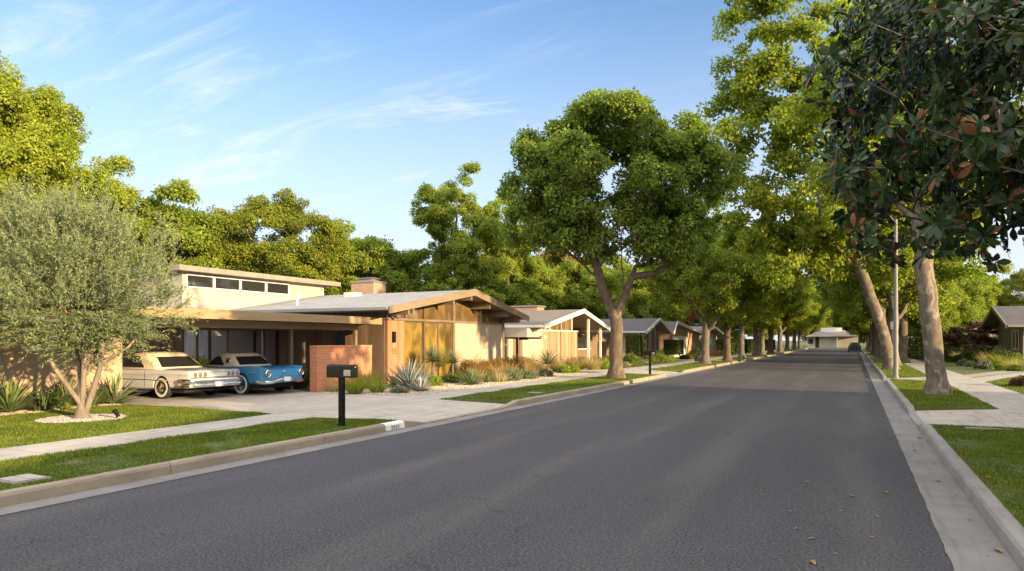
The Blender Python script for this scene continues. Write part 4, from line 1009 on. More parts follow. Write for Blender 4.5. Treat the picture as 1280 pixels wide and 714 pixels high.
def greenhouse(car, xr, xf, xrt, xft, wb, wt, zb, zt, m, porthole=False, thick_c=.5):
    """roof solid with C pillars; panes stand just proud"""
    mb = MB(); n = 10; rows = []
    for i in range(n + 1):
        t_ = i / n; zz = zb + (zt - zb) * math.sin(t_ * PI / 2) ** 1.0 if False else zb + (zt - .05 - zb) * t_
        k = t_ ** 1.6 * .55 + t_ * .45
        x0 = xr + (xrt - xr) * (t_ * .9 + .1 * t_ ** 2); x1 = xf + (xft - xf) * t_; w = wb + (wt - wb) * k
        rows.append((x0, x1, w, zz))
    def ring(x0, x1, w, z, c=.10):
        p = []
        for sx, sy, in ((x0, -1), (x1, -1), (x1, 1), (x0, 1)):
            pass
        return [(x0 - .0, -w + c * 1.2, z), (x0 - c * .9, -w + c * .2, z), (x0 - c * 2.4, -w, z), (x1 + c, -w, z), (x1, -w + c, z), (x1 - .03, 0, z), (x1, w - c, z), (x1 + c, w, z), (x0 - c * 2.4, w, z), (x0 - c * .9, w - c * .2, z), (x0, w - c * 1.2, z), (x0 + .045, 0, z)]
    rs = [ring(*r_) for r_ in rows]
    x0, x1, w, z = rows[-1]
    rs.append(ring(x0 - .10, x1 + .10, w - .06, zt - .02)); rs.append(ring(x0 - .25, x1 + .25, w - .18, zt - .004)); rs.append(ring(x0 - .5, x1 + .5, w - .4, zt + .006))
    k = len(rs[0]); mb.v = [p for r_ in rs for p in r_]
    mb.f = [(i * k + j, i * k + (j + 1) % k, (i + 1) * k + (j + 1) % k, (i + 1) * k + j) for i in range(len(rs) - 1) for j in range(k)] + [tuple(range(k)), tuple((len(rs) - 1) * k + j for j in range(k))]
    mb.build('hardtop', m, car, smooth=True, angle=50)
    def at(tz, fr, side):      # point on the side surface: fr 0 rear..1 front
        i = tz * n; r0 = rows[int(min(i, n - 1))]; r1 = rows[int(min(i, n - 1)) + 1]; f = i - int(min(i, n - 1))
        q = [a_ + (b_ - a_) * f for a_, b_ in zip(r0, r1)]
        return q
    # rear pane
    mb = MB(); g = 5; lo, hi = .14, .80; vs = []
    for a_ in (lo, hi):
        x0, x1, w, z = at(a_, 0, 0); ww = (w - .13) * (1 if a_ == lo else .93)
        for j in range(g): 
            yy = -ww + 2 * ww * j / (g - 1); vs.append((x0 + .012 + .045 * (1 - abs(yy) / (w - .1)), yy, z))
    mb.add(vs, [(j, j + 1, g + j + 1, g + j) for j in range(g - 1)])
    p = mb.build('rear_window', M['dark_glass'], car, smooth=True)
    f = MB(); f.tube([vs[0], *vs[1:g]], .012, 6); f.tube(vs[g:], .010, 6); f.tube([vs[0], vs[g]], .012, 6); f.tube([vs[g - 1], vs[2 * g - 1]], .012, 6); f.build('chrome_trim', M['chrome'], p, smooth=True)
    for s in (-1, 1):
        q = at(.12, 0, 0); r_ = at(.84, 0, 0); L_ = q[0] - q[1]
        xa0, xa1 = q[0] - thick_c, q[1] + .1; xb0, xb1 = r_[0] - thick_c * .82, r_[1] + .08
        mb = MB(); o_ = .006
        vs = [(xa0, s * (q[2] + o_), q[3]), (xa1, s * (q[2] + o_), q[3]), (xb1, s * (r_[2] + o_), r_[3]), (xb0, s * (r_[2] + o_), r_[3])]
        mid = tuple((a_ + b_) / 2 for a_, b_ in zip(at(.48, 0, 0), at(.48, 0, 0)))
        vm0 = ((xa0 + xb0) / 2, s * (mid[2] + o_ + .002), mid[3]); vm1 = ((xa1 + xb1) / 2, s * (mid[2] + o_ + .002), mid[3])
        mb.add([vs[0], vs[1], vm1, vm0, vs[2], vs[3]], [(0, 1, 2, 3), (3, 2, 4, 5)])
        w_ = mb.build('side_window', M['dark_glass'], car, smooth=True)
        f = MB(); f.tube([vs[0], vm0, vs[3]], .010, 6); f.tube([vs[3], vs[2]], .010, 6); f.tube([vs[0], vs[1]], .010, 6); f.build('chrome_trim', M['chrome'], w_, smooth=True)
    # windscreen
    q = at(.1, 0, 0); r_ = at(.86, 0, 0); mb = MB()
    mb.add([(q[1] - .02, -q[2] + .1, q[3]), (q[1] - .02, q[2] - .1, q[3]), (r_[1] - .02, r_[2] - .1, r_[3]), (r_[1] - .02, -r_[2] + .1, r_[3]), (q[1] - .045, 0, q[3]), (r_[1] - .045, 0, r_[3])], [(0, 4, 5, 3), (4, 1, 2, 5)])
    mb.build('windscreen', M['dark_glass'], car)
    return at

def lamp(car, x, y, z, r, ring=True, depth=.05):
    mb = MB(); mb.lathe([(r * 1.0, x - .02), (r * 1.25, x), (r * 1.3, x + depth), (r * 1.12, x + depth + .012), (r * .95, x + depth), (r * .9, x + depth - .02)], (0, y, z), 'x', 24)
    b = mb.build('tail_lamp', M['chrome'], car, smooth=True, angle=50)
    mb = MB(); mb.lathe([(r * .89, x + depth - .022), (r * .85, x + depth - .004), (r * .5, x + depth + .012), (.004, x + depth + .016)], (0, y, z), 'x', 20); mb.build('lens', M['lamp_amber'], b, smooth=True)
    mb = MB(); mb.lathe([(r * .36, x + depth + .008), (r * .30, x + depth + .024), (.003, x + depth + .028)], (0, y, z), 'x', 16); mb.build('lens_centre', M['chrome'], b, smooth=True)

def plate(car, x, z, w=.30, h=.15):
    mb = MB(); mb.box(x, x + .012, -w / 2, w / 2, z - h / 2, z + h / 2); p = mb.build('number_plate', M['plate'], car, bevel=.006)

def arch(x, y, r, s): 
    mb = MB(); mb.lathe([(r, -.34), (r, .34)], (x, y, r * .86), 'y', 40)
    me = bpy.data.meshes.new('arch'); me.from_pydata(mb.v, [], mb.f); return me

# ivory coupe: rear bumper face at x=0
GZ = .148
wc = thing('parked_coupe', 'ivory vintage coupe with six round tail lamps parked nearest the garage wall', 'car', (-16.62, 13.95, GZ))
Hw = .90
rows = [(-.03, .34, Hw * .95, .42, .53, .70, .80, Hw * .93, .80), (-.12, .33, Hw * .985, .42, .54, .725, .825, Hw * .955, .835), (-.5, .30, Hw, .36, .54, .73, .83, Hw * .955, .86), (-1.2, .26, Hw, .33, .53, .725, .83, Hw * .95, .875), (-2.0, .22, Hw, .3, .52, .715, .82, Hw * .94, .87), (-3.0, .22, Hw, .3, .51, .70, .81, Hw * .94, .86), (-3.8, .25, Hw, .33, .5, .69, .80, Hw * .94, .86), (-4.5, .3, Hw * .98, .38, .5, .67, .77, Hw * .9, .82), (-4.85, .35, Hw * .93, .42, .5, .63, .73, Hw * .85, .76)]
body = loft('body', rows, M['car_white'], wc, 4.85)
def seams(car, body, xs, hw, z0, z1, lidx, lidy, dr=.0):
    bpy.context.view_layer.update(); mb = MB()
    for s in (-1, 1):
        for x in xs:
            pts = []
            for z in np.linspace(z0, z1, 12):
                h, p, *_ = body.ray_cast(Vector((x, s * 2, z)), Vector((0, -s, 0)))
                if h: pts.append((x, p.y + s * .001, z))
            if len(pts) > 2: mb.tube(pts, .005, 5)
        pts = []
        for x in np.linspace(-.04, lidx, 14):
            h, p, *_ = body.ray_cast(Vector((x, s * lidy, 2)), Vector((0, 0, -1)))
            if h: pts.append((x, s * lidy, p.z + .001))
        if len(pts) > 2: mb.tube(pts, .005, 5)
    mb.build('panel_gaps', M['underbody'], car)
seams(wc, body, (-1.95, -3.15), .9, .32, .80, -1.35, .62)
cut(body, [arch(-1.22, -.92, .36, -1), arch(-1.22, .92, .36, 1), arch(-4.0, -.92, .36, -1), arch(-4.0, .92, .36, 1)])
mb = MB(); mb.box(-4.5, -.35, -.8, .8, .2, .55); mb.build('underbody', M['underbody'], wc)
greenhouse(wc, -1.42, -3.35, -2.05, -2.85, .80, .66, .84, 1.33, M['car_top'], thick_c=.62)
mb = MB(); mb.add([(-.022, -.82, .64), (-.022, .82, .64), (-.035, .80, .775), (-.035, -.80, .775), (-.0, -.82, .64), (-.0, .82, .64), (-.012, .80, .775), (-.012, -.80, .775)], [(4, 5, 6, 7), (0, 1, 5, 4), (1, 2, 6, 5), (2, 3, 7, 6), (3, 0, 4, 7)]); mb.build('rear_panel', M['car_silver'], wc)
mb = MB(); mb.box(-.03, .02, -.86, .86, .615, .638); mb.box(-.045, .012, -.84, .84, .776, .79); mb.build('panel_moulding', M['chrome'], wc, bevel=.005)
for y in (-.73, -.57, -.41, .41, .57, .73): lamp(wc, -.012, y, .707, .045, depth=.035)
def bumper(car, prof, yw, wrap, x=.0, rise=None):
    mb = MB(); n = 16; vs = []
    path = [(-wrap, -yw - .02), (-wrap * .4, -yw - .02), (x + .0, -yw + .03)] + [(x + .06 - .05 * (2 * k / (n - 1) - 1) ** 2, -yw + .08 + (2 * yw - .16) * k / (n - 1)) for k in range(n)] + [(x + .0, yw - .03), (-wrap * .4, yw + .02), (-wrap, yw + .02)]
    m_ = len(prof)
    for i, (px_, py_) in enumerate(path):
        inward = (i < 3, i >= len(path) - 3)
        zr_ = rise(py_) if rise else 0
        for dx, z in prof:
            if inward[0]: vs.append((px_, py_ - dx, z + zr_ * .0))
            elif inward[1]: vs.append((px_, py_ + dx, z + zr_ * .0))
            else: vs.append((px_ + dx, py_, z + zr_))
    mb.v = vs; mb.f = [(i * m_ + k, i * m_ + (k + 1) % m_, (i + 1) * m_ + (k + 1) % m_, (i + 1) * m_ + k) for i in range(len(path) - 1) for k in range(m_)]
    return mb
bumper(wc, [(0, .34), (.035, .36), (.045, .42), (.03, .47), (.05, .50), (.055, .555), (.03, .59), (-.02, .595), (-.02, .34)], .90, .42).build('rear_bumper', M['chrome'], wc, smooth=True, angle=40)
plate(wc, .112, .425, .27, .13)
for s in (-1, 1):
    mb = MB(); mb.box(-4.7, -.1, s * .90, s * .913, .535, .552); mb.build('side_moulding', M['chrome'], wc)
mb = MB(); mb.lathe([(.018, 0), (.018, .01), (.004, .014)], (-.42, -.90, .70), 'y', 12); mb.build('fuel_cap_badge', M['chrome'], wc)
for x in (-1.22, -4.0):
    for s in (-1, 1): wheel(wc, x, s * .795, .325, s)

bc = thing('parked_roadster', 'blue vintage hardtop roadster with round tail lamps under the carport', 'car', (-16.08, 16.07, GZ))
Hb = .865
rows = [(-.02, .36, Hb * .9, .42, .5, .66, .86, Hb * .93, .74), (-.15, .34, Hb * .97, .40, .5, .68, .875, Hb * .95, .79), (-.6, .30, Hb, .36, .5, .69, .885, Hb * .94, .85), (-1.2, .26, Hb, .32, .5, .69, .87, Hb * .93, .88), (-2.0, .22, Hb, .3, .49, .68, .85, Hb * .92, .875), (-3.0, .22, Hb, .3, .49, .67, .83, Hb * .92, .87), (-3.8, .27, Hb * .98, .35, .49, .66, .80, Hb * .9, .84), (-4.3, .34, Hb * .9, .42, .5, .6, .72, Hb * .82, .75)]
body = loft('body', rows, M['car_blue'], bc, 4.3)
seams(bc, body, (-1.6, -2.7), .86, .32, .84, -1.1, .52)
cut(body, [arch(-.98, -.88, .36, -1), arch(-.98, .88, .36, 1), arch(-3.5, -.88, .36, -1), arch(-3.5, .88, .36, 1)])
mb = MB(); mb.box(-4.0, -.3, -.76, .76, .2, .55); mb.build('underbody', M['underbody'], bc)
greenhouse(bc, -1.22, -2.75, -1.72, -2.25, .76, .64, .86, 1.29, M['car_top'], thick_c=.55)
for s in (-1, 1):   # round porthole in the hardtop
    mb = MB(); mb.lathe([(.085, s * .715), (.085, s * .765), (.068, s * .768), (.066, s * .75)], (-1.66, 0, 1.05), 'y', 24); p = mb.build('porthole', M['chrome'], bc, smooth=True)
    mb = MB(); mb.lathe([(.066, s * .74), (.066, s * .752)], (-1.66, 0, 1.05), 'y', 24); mb.build('pane', M['dark_glass'], p)
for y in (-.70, .70): lamp(bc, -.03, y, .66, .085, depth=.06)
bumper(bc, [(0, .34), (.03, .35), (.045, .39), (.03, .44), (-.02, .445), (-.02, .34)], .84, .40, rise=lambda y: .08 * max(0, 1 - (abs(y) / .55) ** 2)).build('rear_bumper', M['chrome'], bc, smooth=True, angle=40)
mb = MB(); mb.box(-.03, -.0, -.36, .36, .50, .57); mb.build('rear_panel', M['chrome'], bc, bevel=.01)
plate(bc, .11, .475, .28, .14)
mb = MB(); mb.lathe([(.03, -.02), (.034, .0), (.02, .012), (.003, .014)], (0, 0, .70), 'x', 16); mb.box(-.02, .004, -.12, .12, .694, .706); mb.build('trunk_emblem', M['chrome'], bc, smooth=True)
for s in (-1, 1):
    mb = MB()
    for k in range(5): mb.lathe([(.012, s * .862), (.009, s * .872), (.003, s * .874)], (-.35 - k * .07, 0, .70), 'y', 8)
    mb.build('fender_studs', M['chrome'], bc)
for x in (-.98, -3.5):
    for s in (-1, 1): wheel(bc, x, s * .765, .32, s, .055)

dc = thing('parked_car', 'dark modern saloon parked at the right kerb far down the street', 'car', (.1, 116, 0), -PI / 2)
rows = [(-.03, .3, .86, .4, .6, .8, .95, .80, 1.0), (-.5, .25, .9, .35, .6, .82, .98, .84, 1.05), (-1.2, .2, .92, .3, .6, .82, .95, .85, 1.0), (-3.0, .2, .92, .3, .58, .78, .92, .85, .96), (-4.2, .25, .9, .35, .55, .7, .82, .8, .86), (-4.6, .32, .82, .4, .5, .62, .72, .7, .74)]
loft('body', rows, M['car_dark'], dc, 4.6)
greenhouse(dc, -.5, -3.4, -1.3, -2.5, .80, .62, .95, 1.45, M['car_dark'], thick_c=.4)
for y in (-.68, .68):
    mb = MB(); mb.box(-.04, .0, y - .16, y + .16, .78, .9); mb.build('tail_lamp', M['lamp_amber'], dc, bevel=.01)
for x in (-.9, -3.7):
    for s in (-1, 1): wheel(dc, x, s * .82, .33, s, .0)

# ------------------------------------------------------------------ mailboxes, lamp post, small things
def mailbox(label, x, y, z0, h, L=.56, rot=0):
    b = thing('mailbox', label, 'mailbox', (x, y, z0), rot)
    mb = MB(); mb.box(-.05, .05, -.05, .05, -.05, h - .25); mb.build('post', M['black_metal'], b, bevel=.006)
    w, hh = .105, .255; pr = [(-w, 0), (w, 0), (w, hh - w * .55)] + [(w * math.cos(a_), hh - w * .55 + w * .55 * math.sin(a_)) for a_ in np.linspace(.2, PI - .2, 9)] + [(-w, hh - w * .55)]
    mb = MB(); mb.prismx([(y_, z_ + h - hh) for y_, z_ in pr], -L / 2, L / 2 - .01)
    # long axis across the verge, door towards the street (+X)
    mb.build('box', M['black_metal'], b, smooth=True, angle=30)
    mb = MB(); mb.prismx([(y_ * 1.06, (z_ - .0) * 1.03 + h - hh - .004) for y_, z_ in pr], L / 2 - .012, L / 2 + .012); d = mb.build('door', M['black_metal'], b, smooth=True, angle=30)
    mb = MB(); mb.box(L / 2 + .012, L / 2 + .03, -.02, .02, h - .06, h - .035); mb.build('latch', M['metal_grey'], d)
    mb = MB(); mb.box(L / 2 - .17, L / 2 - .02, -w - .008, -w - .001, h - .22, h - .10); mb.build('side_plate', M['metal_grey'], b, bevel=.003)
    mb = MB(); mb.box(-.09, .09, -.07, .07, h - .262, h - .2555); mb.build('bracket', M['black_metal'], b)
    return b
mailbox('black metal mailbox on a square post in the verge before the driveway', -9.0, 10.5, .148, 1.22, rot=math.radians(8))
mailbox('smaller looking black mailbox at the verge end beyond the big tree', -8.95, 33.0, .148, 1.2, rot=math.radians(5))
lp = thing('lamp_post', 'tall grey steel street light pole standing in the right verge', 'street lamp', (1.62, 33.8, .148))
mb = MB(); mb.tube([(0, 0, -.05), (0, 0, 3.4), (0, 0, 6.9)], [.10, .085, .065], 16); mb.build('pole', M['metal_grey'], lp, smooth=True)
mb = MB(); mb.lathe([(.2, -.03), (.2, .03), (.14, .05), (.12, .12)], (0, 0, 0), 'z', 20); mb.build('base_plate', M['metal_grey'], lp, smooth=True, angle=40)
mb = MB(); mb.box(-.22, -.10, -.09, .09, 2.15, 2.5); mb.build('control_box', M['metal_grey'], lp, bevel=.015)
mb = MB(); mb.tube([(0, 0, 6.8), (-.3, 0, 7.1), (-.8, 0, 7.25), (-1.2, 0, 7.25)], [.05, .045, .04, .035], 10); mb.build('arm', M['metal_grey'], lp, smooth=True)
mb = MB(); mb.hexa([(-1.8, -.1, 7.17), (-1.1, -.13, 7.17), (-1.1, .13, 7.17), (-1.8, .1, 7.17), (-1.7, -.06, 7.29), (-1.1, -.08, 7.31), (-1.1, .08, 7.31), (-1.7, .06, 7.29)]); mb.build('lamp_head', M['metal_grey'], lp, bevel=.02)

sl = thing('garden_spotlight', 'small black garden spotlight in the gravel ring beside the olive', 'garden light', (OLV[0] + .72, OLV[1] + .30, .15), .5)
mb = MB(); mb.tube([(0, 0, -.05), (0, 0, .07)], .012, 8); mb.build('spike', M['black_metal'], sl)
mb = MB(); mb.tube([(.05, 0, .05), (0, 0, .12), (-.05, 0, .19)], [.035, .045, .05], 12); mb.build('lamp_body', M['black_metal'], sl, smooth=True, angle=50)
def lid(label, x, y, w, d, rot=0):
    o = thing('utility_cover', label, 'utility cover', (x, y, .15), rot)
    mb = MB(); mb.box(-w / 2, w / 2, -d / 2, d / 2, -.05, .022); mb.build('frame', M['kerb_r'], o, bevel=.008)
    mb = MB(); mb.box(-w / 2 + .04, w / 2 - .04, -d / 2 + .04, d / 2 - .04, .023, .03); mb.build('lid', M['conc'], o, bevel=.004)
lid('pale concrete meter cover set in the near left verge', -9.02, 4.75, .5, .42)
lid('pale concrete meter cover in the verge near the lamp post', 2.7, 31.4, .6, .35)
lid('small concrete cover in the right verge nearest the viewer', 2.3, 15.6, .8, .16)
lid('small concrete cover in the verge before the big street tree', -9.1, 19.8, .45, .3)
# bins and the pale trunkless posts far down on the right
for i, (x, y, c, lab) in enumerate(((3.1, 79, 'black_metal', 'black wheeled bin standing on the right verge beyond the leaning tree'), (3.6, 83, 'black_metal', 'second black wheeled bin, farther back on the right pavement'), (2.5, 88, 'black_metal', 'third black bin, farthest of the three near the right kerb'))):
    b = thing('wheeled_bin', lab, 'bin', (x, y, .148), .1 * i, 'bins put out on the right')
    mb = MB(); mb.hexa([(-.22, -.28, .05), (.22, -.28, .05), (.22, .24, .05), (-.22, .24, .05), (-.29, -.36, .98), (.29, -.36, .98), (.29, .34, .98), (-.29, .34, .98)]); mb.build('bin_body', M[c], b, bevel=.02)
    mb = MB(); mb.hexa([(-.31, -.39, .985), (.31, -.39, .985), (.31, .38, .985), (-.31, .38, .985), (-.28, -.33, 1.06), (.28, -.33, 1.06), (.28, .36, 1.08), (-.28, .36, 1.08)]); mb.build('bin_lid', M[c], b, bevel=.02)
    for s in (-1, 1):
        mb = MB(); mb.lathe([(.12, -.02), (.12, .03)], (s * .25, .26, .12), 'x', 16); mb.build('wheel', M['rubber'], b)
bd = thing('sign_board', 'white leaning board beside the bins on the right verge', 'board', (2.5, 76, .148), .2)
mb = MB(); mb.hexa([(-.35, 0, 0), (.45, 0, 0), (.45, .05, 0), (-.35, .05, 0), (-.3, .3, 1.9), (-.05, .3, 2.0), (-.05, .35, 2.0), (-.3, .35, 1.9)]); mb.build('panel', M['white_paint'], bd)
mb = MB(); mb.box(-.03, .03, .36, .42, -.05, 1.8); mb.build('stake', M['slat_wood'], bd)
wpst = thing('white_post', 'plain white post on the right verge beyond the leaning sycamore', 'post', (3.0, 64, .148))
mb = MB(); mb.tube([(0, 0, -.05), (0, 0, 2.6)], [.11, .10], 12); mb.lathe([(.13, 2.6), (.14, 2.64), (.05, 2.7)], (0, 0, 0), 'z', 12); mb.build('shaft', M['white_paint'], wpst, smooth=True, angle=50)

# fallen leaves
LV = [(-.35, 10.6, 'long tan leaf lying on the asphalt left of the gutter'), (.05, 9.1, 'tan leaf on the asphalt'), (-.25, 8.4, 'tan leaf on the asphalt')]
rng = np.random.default_rng(77)
protos = []
def leaf_me(seed, L, W):
    r = np.random.default_rng(seed); nx, ny = 7, 3; vs = []
    for i in range(nx):
        t_ = i / (nx - 1); w = W * (math.sin(PI * t_ ** .85) ** .8 if 0 < t_ < 1 else .04); cz = .18 * L * (t_ - .5) ** 2 * r.uniform(.3, 2.2)
        for j in (-1, 0, 1): vs.append((L * (t_ - .5), j * w * .5, .004 + cz + abs(j) * w * r.uniform(.15, .5)))
    mb = MB(); mb.add(vs, [(i * 3 + j, i * 3 + j + 1, i * 3 + j + 4, i * 3 + j + 3) for i in range(nx - 1) for j in (0, 1)])
    mb.tube([(-L * .5, 0, .01), (-L * .72, .01, .012)], .0015, 4)
    return mb
road_xy = [(-.55, 9.6), (-.32, 9.1), (.06, 10.6), (-.02, 9.0), (-.12, 8.15), (.15, 7.2), (-.35, 6.9), (-.62, 7.9), (.33, 6.1), (-.3, 6.15), (-.15, 6.5), (-.5, 7.2), (.22, 8.05), (-.75, 10.3), (-1.0, 8.6), (.35, 9.4), (-.6, 12.2), (-.1, 12.8)]
gut_xy = [(.98, 10.4), (1.08, 9.6), (1.06, 8.35), (1.12, 7.2), (1.02, 7.0), (1.05, 11.8), (.9, 13.1), (.95, 6.1), (.85, 5.9), (1.1, 14.8)]
lawn_xy = [(1.95, 9.2), (1.85, 8.4), (2.15, 8.9), (1.45, 9.9), (1.6, 7.6), (2.3, 10.8)]
for grp, xy, z, lab in (('dry leaves on the asphalt', road_xy, .004, 'dry tan leaf lying on the asphalt left of the right gutter'), ('dry leaves in the gutter', gut_xy, .01, 'dark curled leaf in the right gutter against the kerb'), ('dry leaves on the grass', lawn_xy, .195, 'dry orange leaf lying on the near right verge grass')):
    for i, (x, y) in enumerate(xy):
        s = rng.uniform(.03, .065) if i % 3 else rng.uniform(.075, .11)
        o = leaf_me(int(rng.integers(1e6)), s, s * rng.uniform(.35, .55)).build('fallen_leaf', M['fallen'])
        o.location = (x, y, z); o.rotation_euler = (0, 0, rng.uniform(0, 6.28)); tag(o, lab, 'leaf', grp)

# ------------------------------------------------------------------ trees
# olive with five stems
ox, oy = OLV
def cvec(px, py, t_): u = (px - 640) / 853; return (t_ * (RX * u + FX), t_ * (RY * u + FY), H - (py - 425) * t_ / 853)
def olive():
    root = thing('olive_tree', 'grey green olive tree with several bare stems in the near left lawn', 'tree', (ox, oy, .145))
    rng = np.random.default_rng(42)
    stems = [[(0, 0, -.05), (-.05, 0, .35), (-.42, -.1, .95), (-.62, -.12, 1.3), (-.95, -.1, 2.0)],
             [(.0, .0, .2), (-.1, .1, .7), (-.25, .3, 1.2), (-.55, .5, 2.0)],
             [(.02, 0, .2), (.0, .05, .8), (.03, .05, 1.5), (0, .1, 2.4)],
             [(.05, .0, .2), (.22, .0, .55), (.42, -.05, 1.1), (.55, -.15, 2.0)],
             [(.0, .05, 1.1), (.3, .2, 1.6), (.45, .4, 2.1)],
             [(.45, -.05, 1.2), (.95, .1, 1.55), (1.2, .2, 1.9)]]
    # stems spread in the plane across the view
    def rot(p): return (p[0] * RX - p[1] * FX * -1, p[0] * RY + p[1] * FY, p[2]) if False else (p[0] * RX + p[1] * FX, p[0] * RY + p[1] * FY, p[2])
    stems = [[rot(p) for p in s] for s in stems]
    ells = [(0, 0, 3.0, 1.75, 1.7, 1.45), (0, 0, 2.3, 1.7, 1.6, .8), (-.2, -.1, 3.9, 1.1, 1.1, .75)]
    cl = env_clumps(rng, ells, 125, .3, .3, .3)
    sk = skeleton(rng, stems, cl, .045, .005, 1.15)
    for s_, r0 in zip(stems, (.046, .042, .050, .054, .026, .022)):
        sk.tube(s_ if s_[0][2] > .9 else [(s_[0][0] * .5, s_[0][1] * .5, -.05)] + s_[1:], [r0 * (1.25 - .55 * i / len(s_)) for i in range(len(s_) if s_[0][2] > .9 else len(s_))], 10)
    sk.tube([(0, 0, -.06), (0, 0, .06), (0, 0, .2), (0, 0, .34)], [.22, .15, .11, .06], 14)
    sk.build('trunk', M['bark_olive'], root, smooth=True, angle=80)
    # twigs that point up and out with small narrow leaves along them
    nt = 5200; c = cl[rng.integers(0, len(cl), nt)] + rng.normal(size=(nt, 3)) * .17
    d = unit(unit(c - np.array([0, 0, 2.3])) * .8 + rng.normal(size=(nt, 3)) * .42 + np.array([0, 0, .75])); ln = rng.uniform(.15, .62, nt) * (1 + .25 * (c[:, 2] > 3.4))
    low = c[:, 2] < 2.3; d[low] = unit(d[low] * np.array([1.3, 1.3, .3]) + np.array([0, 0, -.15]))
    k = 24; tt = rng.random((nt, k)) ; P = c[:, None] + d[:, None] * (tt * ln[:, None])[..., None]
    P[..., 2] -= (tt ** 2 * ln[:, None]) * .12
    P = P.reshape(-1, 3); D = np.repeat(d, k, 0); n = len(P)
    ax = unit(D * .75 + rng.normal(size=(n, 3)) * .5); nr = unit(rng.normal(size=(n, 3)) + [0, 0, .6])
    s_ = rng.uniform(.7, 1.3, n)
    link('crown', leaves_mesh('crown', P, ax, nr, .066 * s_, .018 * s_, M['leaf_olive']), root)
    mb = MB()
    for i in range(0, nt, 4): mb.tube([c[i], c[i] + d[i] * ln[i]], [.004, .0015], 3, cap=False)
    mb.build('twigs', M['bark_olive'], root)
    return root
olive()

# big street tree before the second house
bx, by = -9.4, 29.0
tree('street_tree', 'big dense shade tree with forked brown trunk in the left verge', 'tree', (bx, by, .13),
     [[(0, 0, -.05), (.02, 0, 1.2), (.03, 0, 2.6)], [(.03, 0, 2.5), (-.5, -.35, 4.0), (-1.0, -.6, 6.2), (-1.3, -.8, 8)], [(.03, 0, 2.6), (.45, .3, 4.0), (.95, .6, 5.5), (1.6, .9, 7.5)], [(.3, .2, 3.6), (.15, .4, 5.5), (.2, .3, 8.5)], [(-.6, -.4, 4.4), (-1.9, -1.0, 5.6)]],
     [(0, 0, 8.9, 3.7, 3.7, 2.9), (-2.3, -1.2, 8.3, 2.0, 2.0, 2.0), (2.3, 1.2, 8.4, 2.1, 2.1, 2.0), (-.3, -.2, 10.8, 2.1, 2.1, 1.2), (-1.6, -.8, 6.0, 1.5, 1.5, .9), (1.9, .9, 6.2, 1.5, 1.5, .9)], 370, .62, 250, .15, .10, M['leaf_ash'], M['bark_brown'], .28, 7, gap=.55, inner=.5)
# small epicormic tuft at the fork is part of the same crown
# sycamore on the right verge (upright mottled trunk)
tree('sycamore', 'mottled grey sycamore trunk standing alone in the near right verge', 'tree', (2.34, 25.2, .13),
     [[(0, 0, -.05), (-.1, 0, 1.5), (-.25, -.05, 3.2), (-.45, -.1, 5.0), (-.6, 0, 7.5)], [(-.45, -.1, 4.8), (.9, .5, 6.5), (2.0, .8, 8.0)], [(-.5, -.1, 5.4), (-1.8, -.4, 6.8)]],
     [(.5, 0, 9.6, 3.9, 3.9, 3.6), (2.8, .5, 8.3, 2.8, 2.8, 2.3)], 150, .75, 240, .15, .11, M['leaf_syc'], M['bark_syc'], .27, 17, gap=.6, inner=.4)
# leaning tall sycamore
tree('sycamore', 'tall leaning sycamore whose airy crown reaches over the street', 'tree', (1.9, 45.0, .13),
     [[(0, 0, -.05), (-.25, 0, 1.6), (-.8, -.1, 3.6), (-1.7, -.4, 6.2), (-2.3, -.7, 9.5), (-2.8, -1.0, 14), (-3.2, -1.2, 18)], [(-1.5, -.3, 5.6), (-3.0, -.8, 7.4), (-5.0, -1.6, 8.2)], [(-2.3, -.7, 9.3), (-.5, .2, 12), (.8, .6, 15)], [(-2.4, -.8, 10.5), (-5.0, -1.8, 12.5), (-6.6, -2, 15)], [(-2.8, -1, 14), (-5, -1.6, 17), (-6, -2, 20)]],
     [(-2.8, -1.5, 13.5, 5.6, 5.0, 7.2), (-6.0, -2.4, 15.5, 3.4, 3.2, 4.2), (-4.6, -1.8, 8.2, 3.6, 3.2, 2.8), (.6, 0, 12, 3.6, 3.6, 5.2), (-6.2, -2.5, 20, 2.6, 2.6, 3)], 400, .85, 170, .21, .17, M['leaf_syc'], M['bark_syc'], .30, 27, gap=.75, inner=.3, flat=.6, forkz=4)
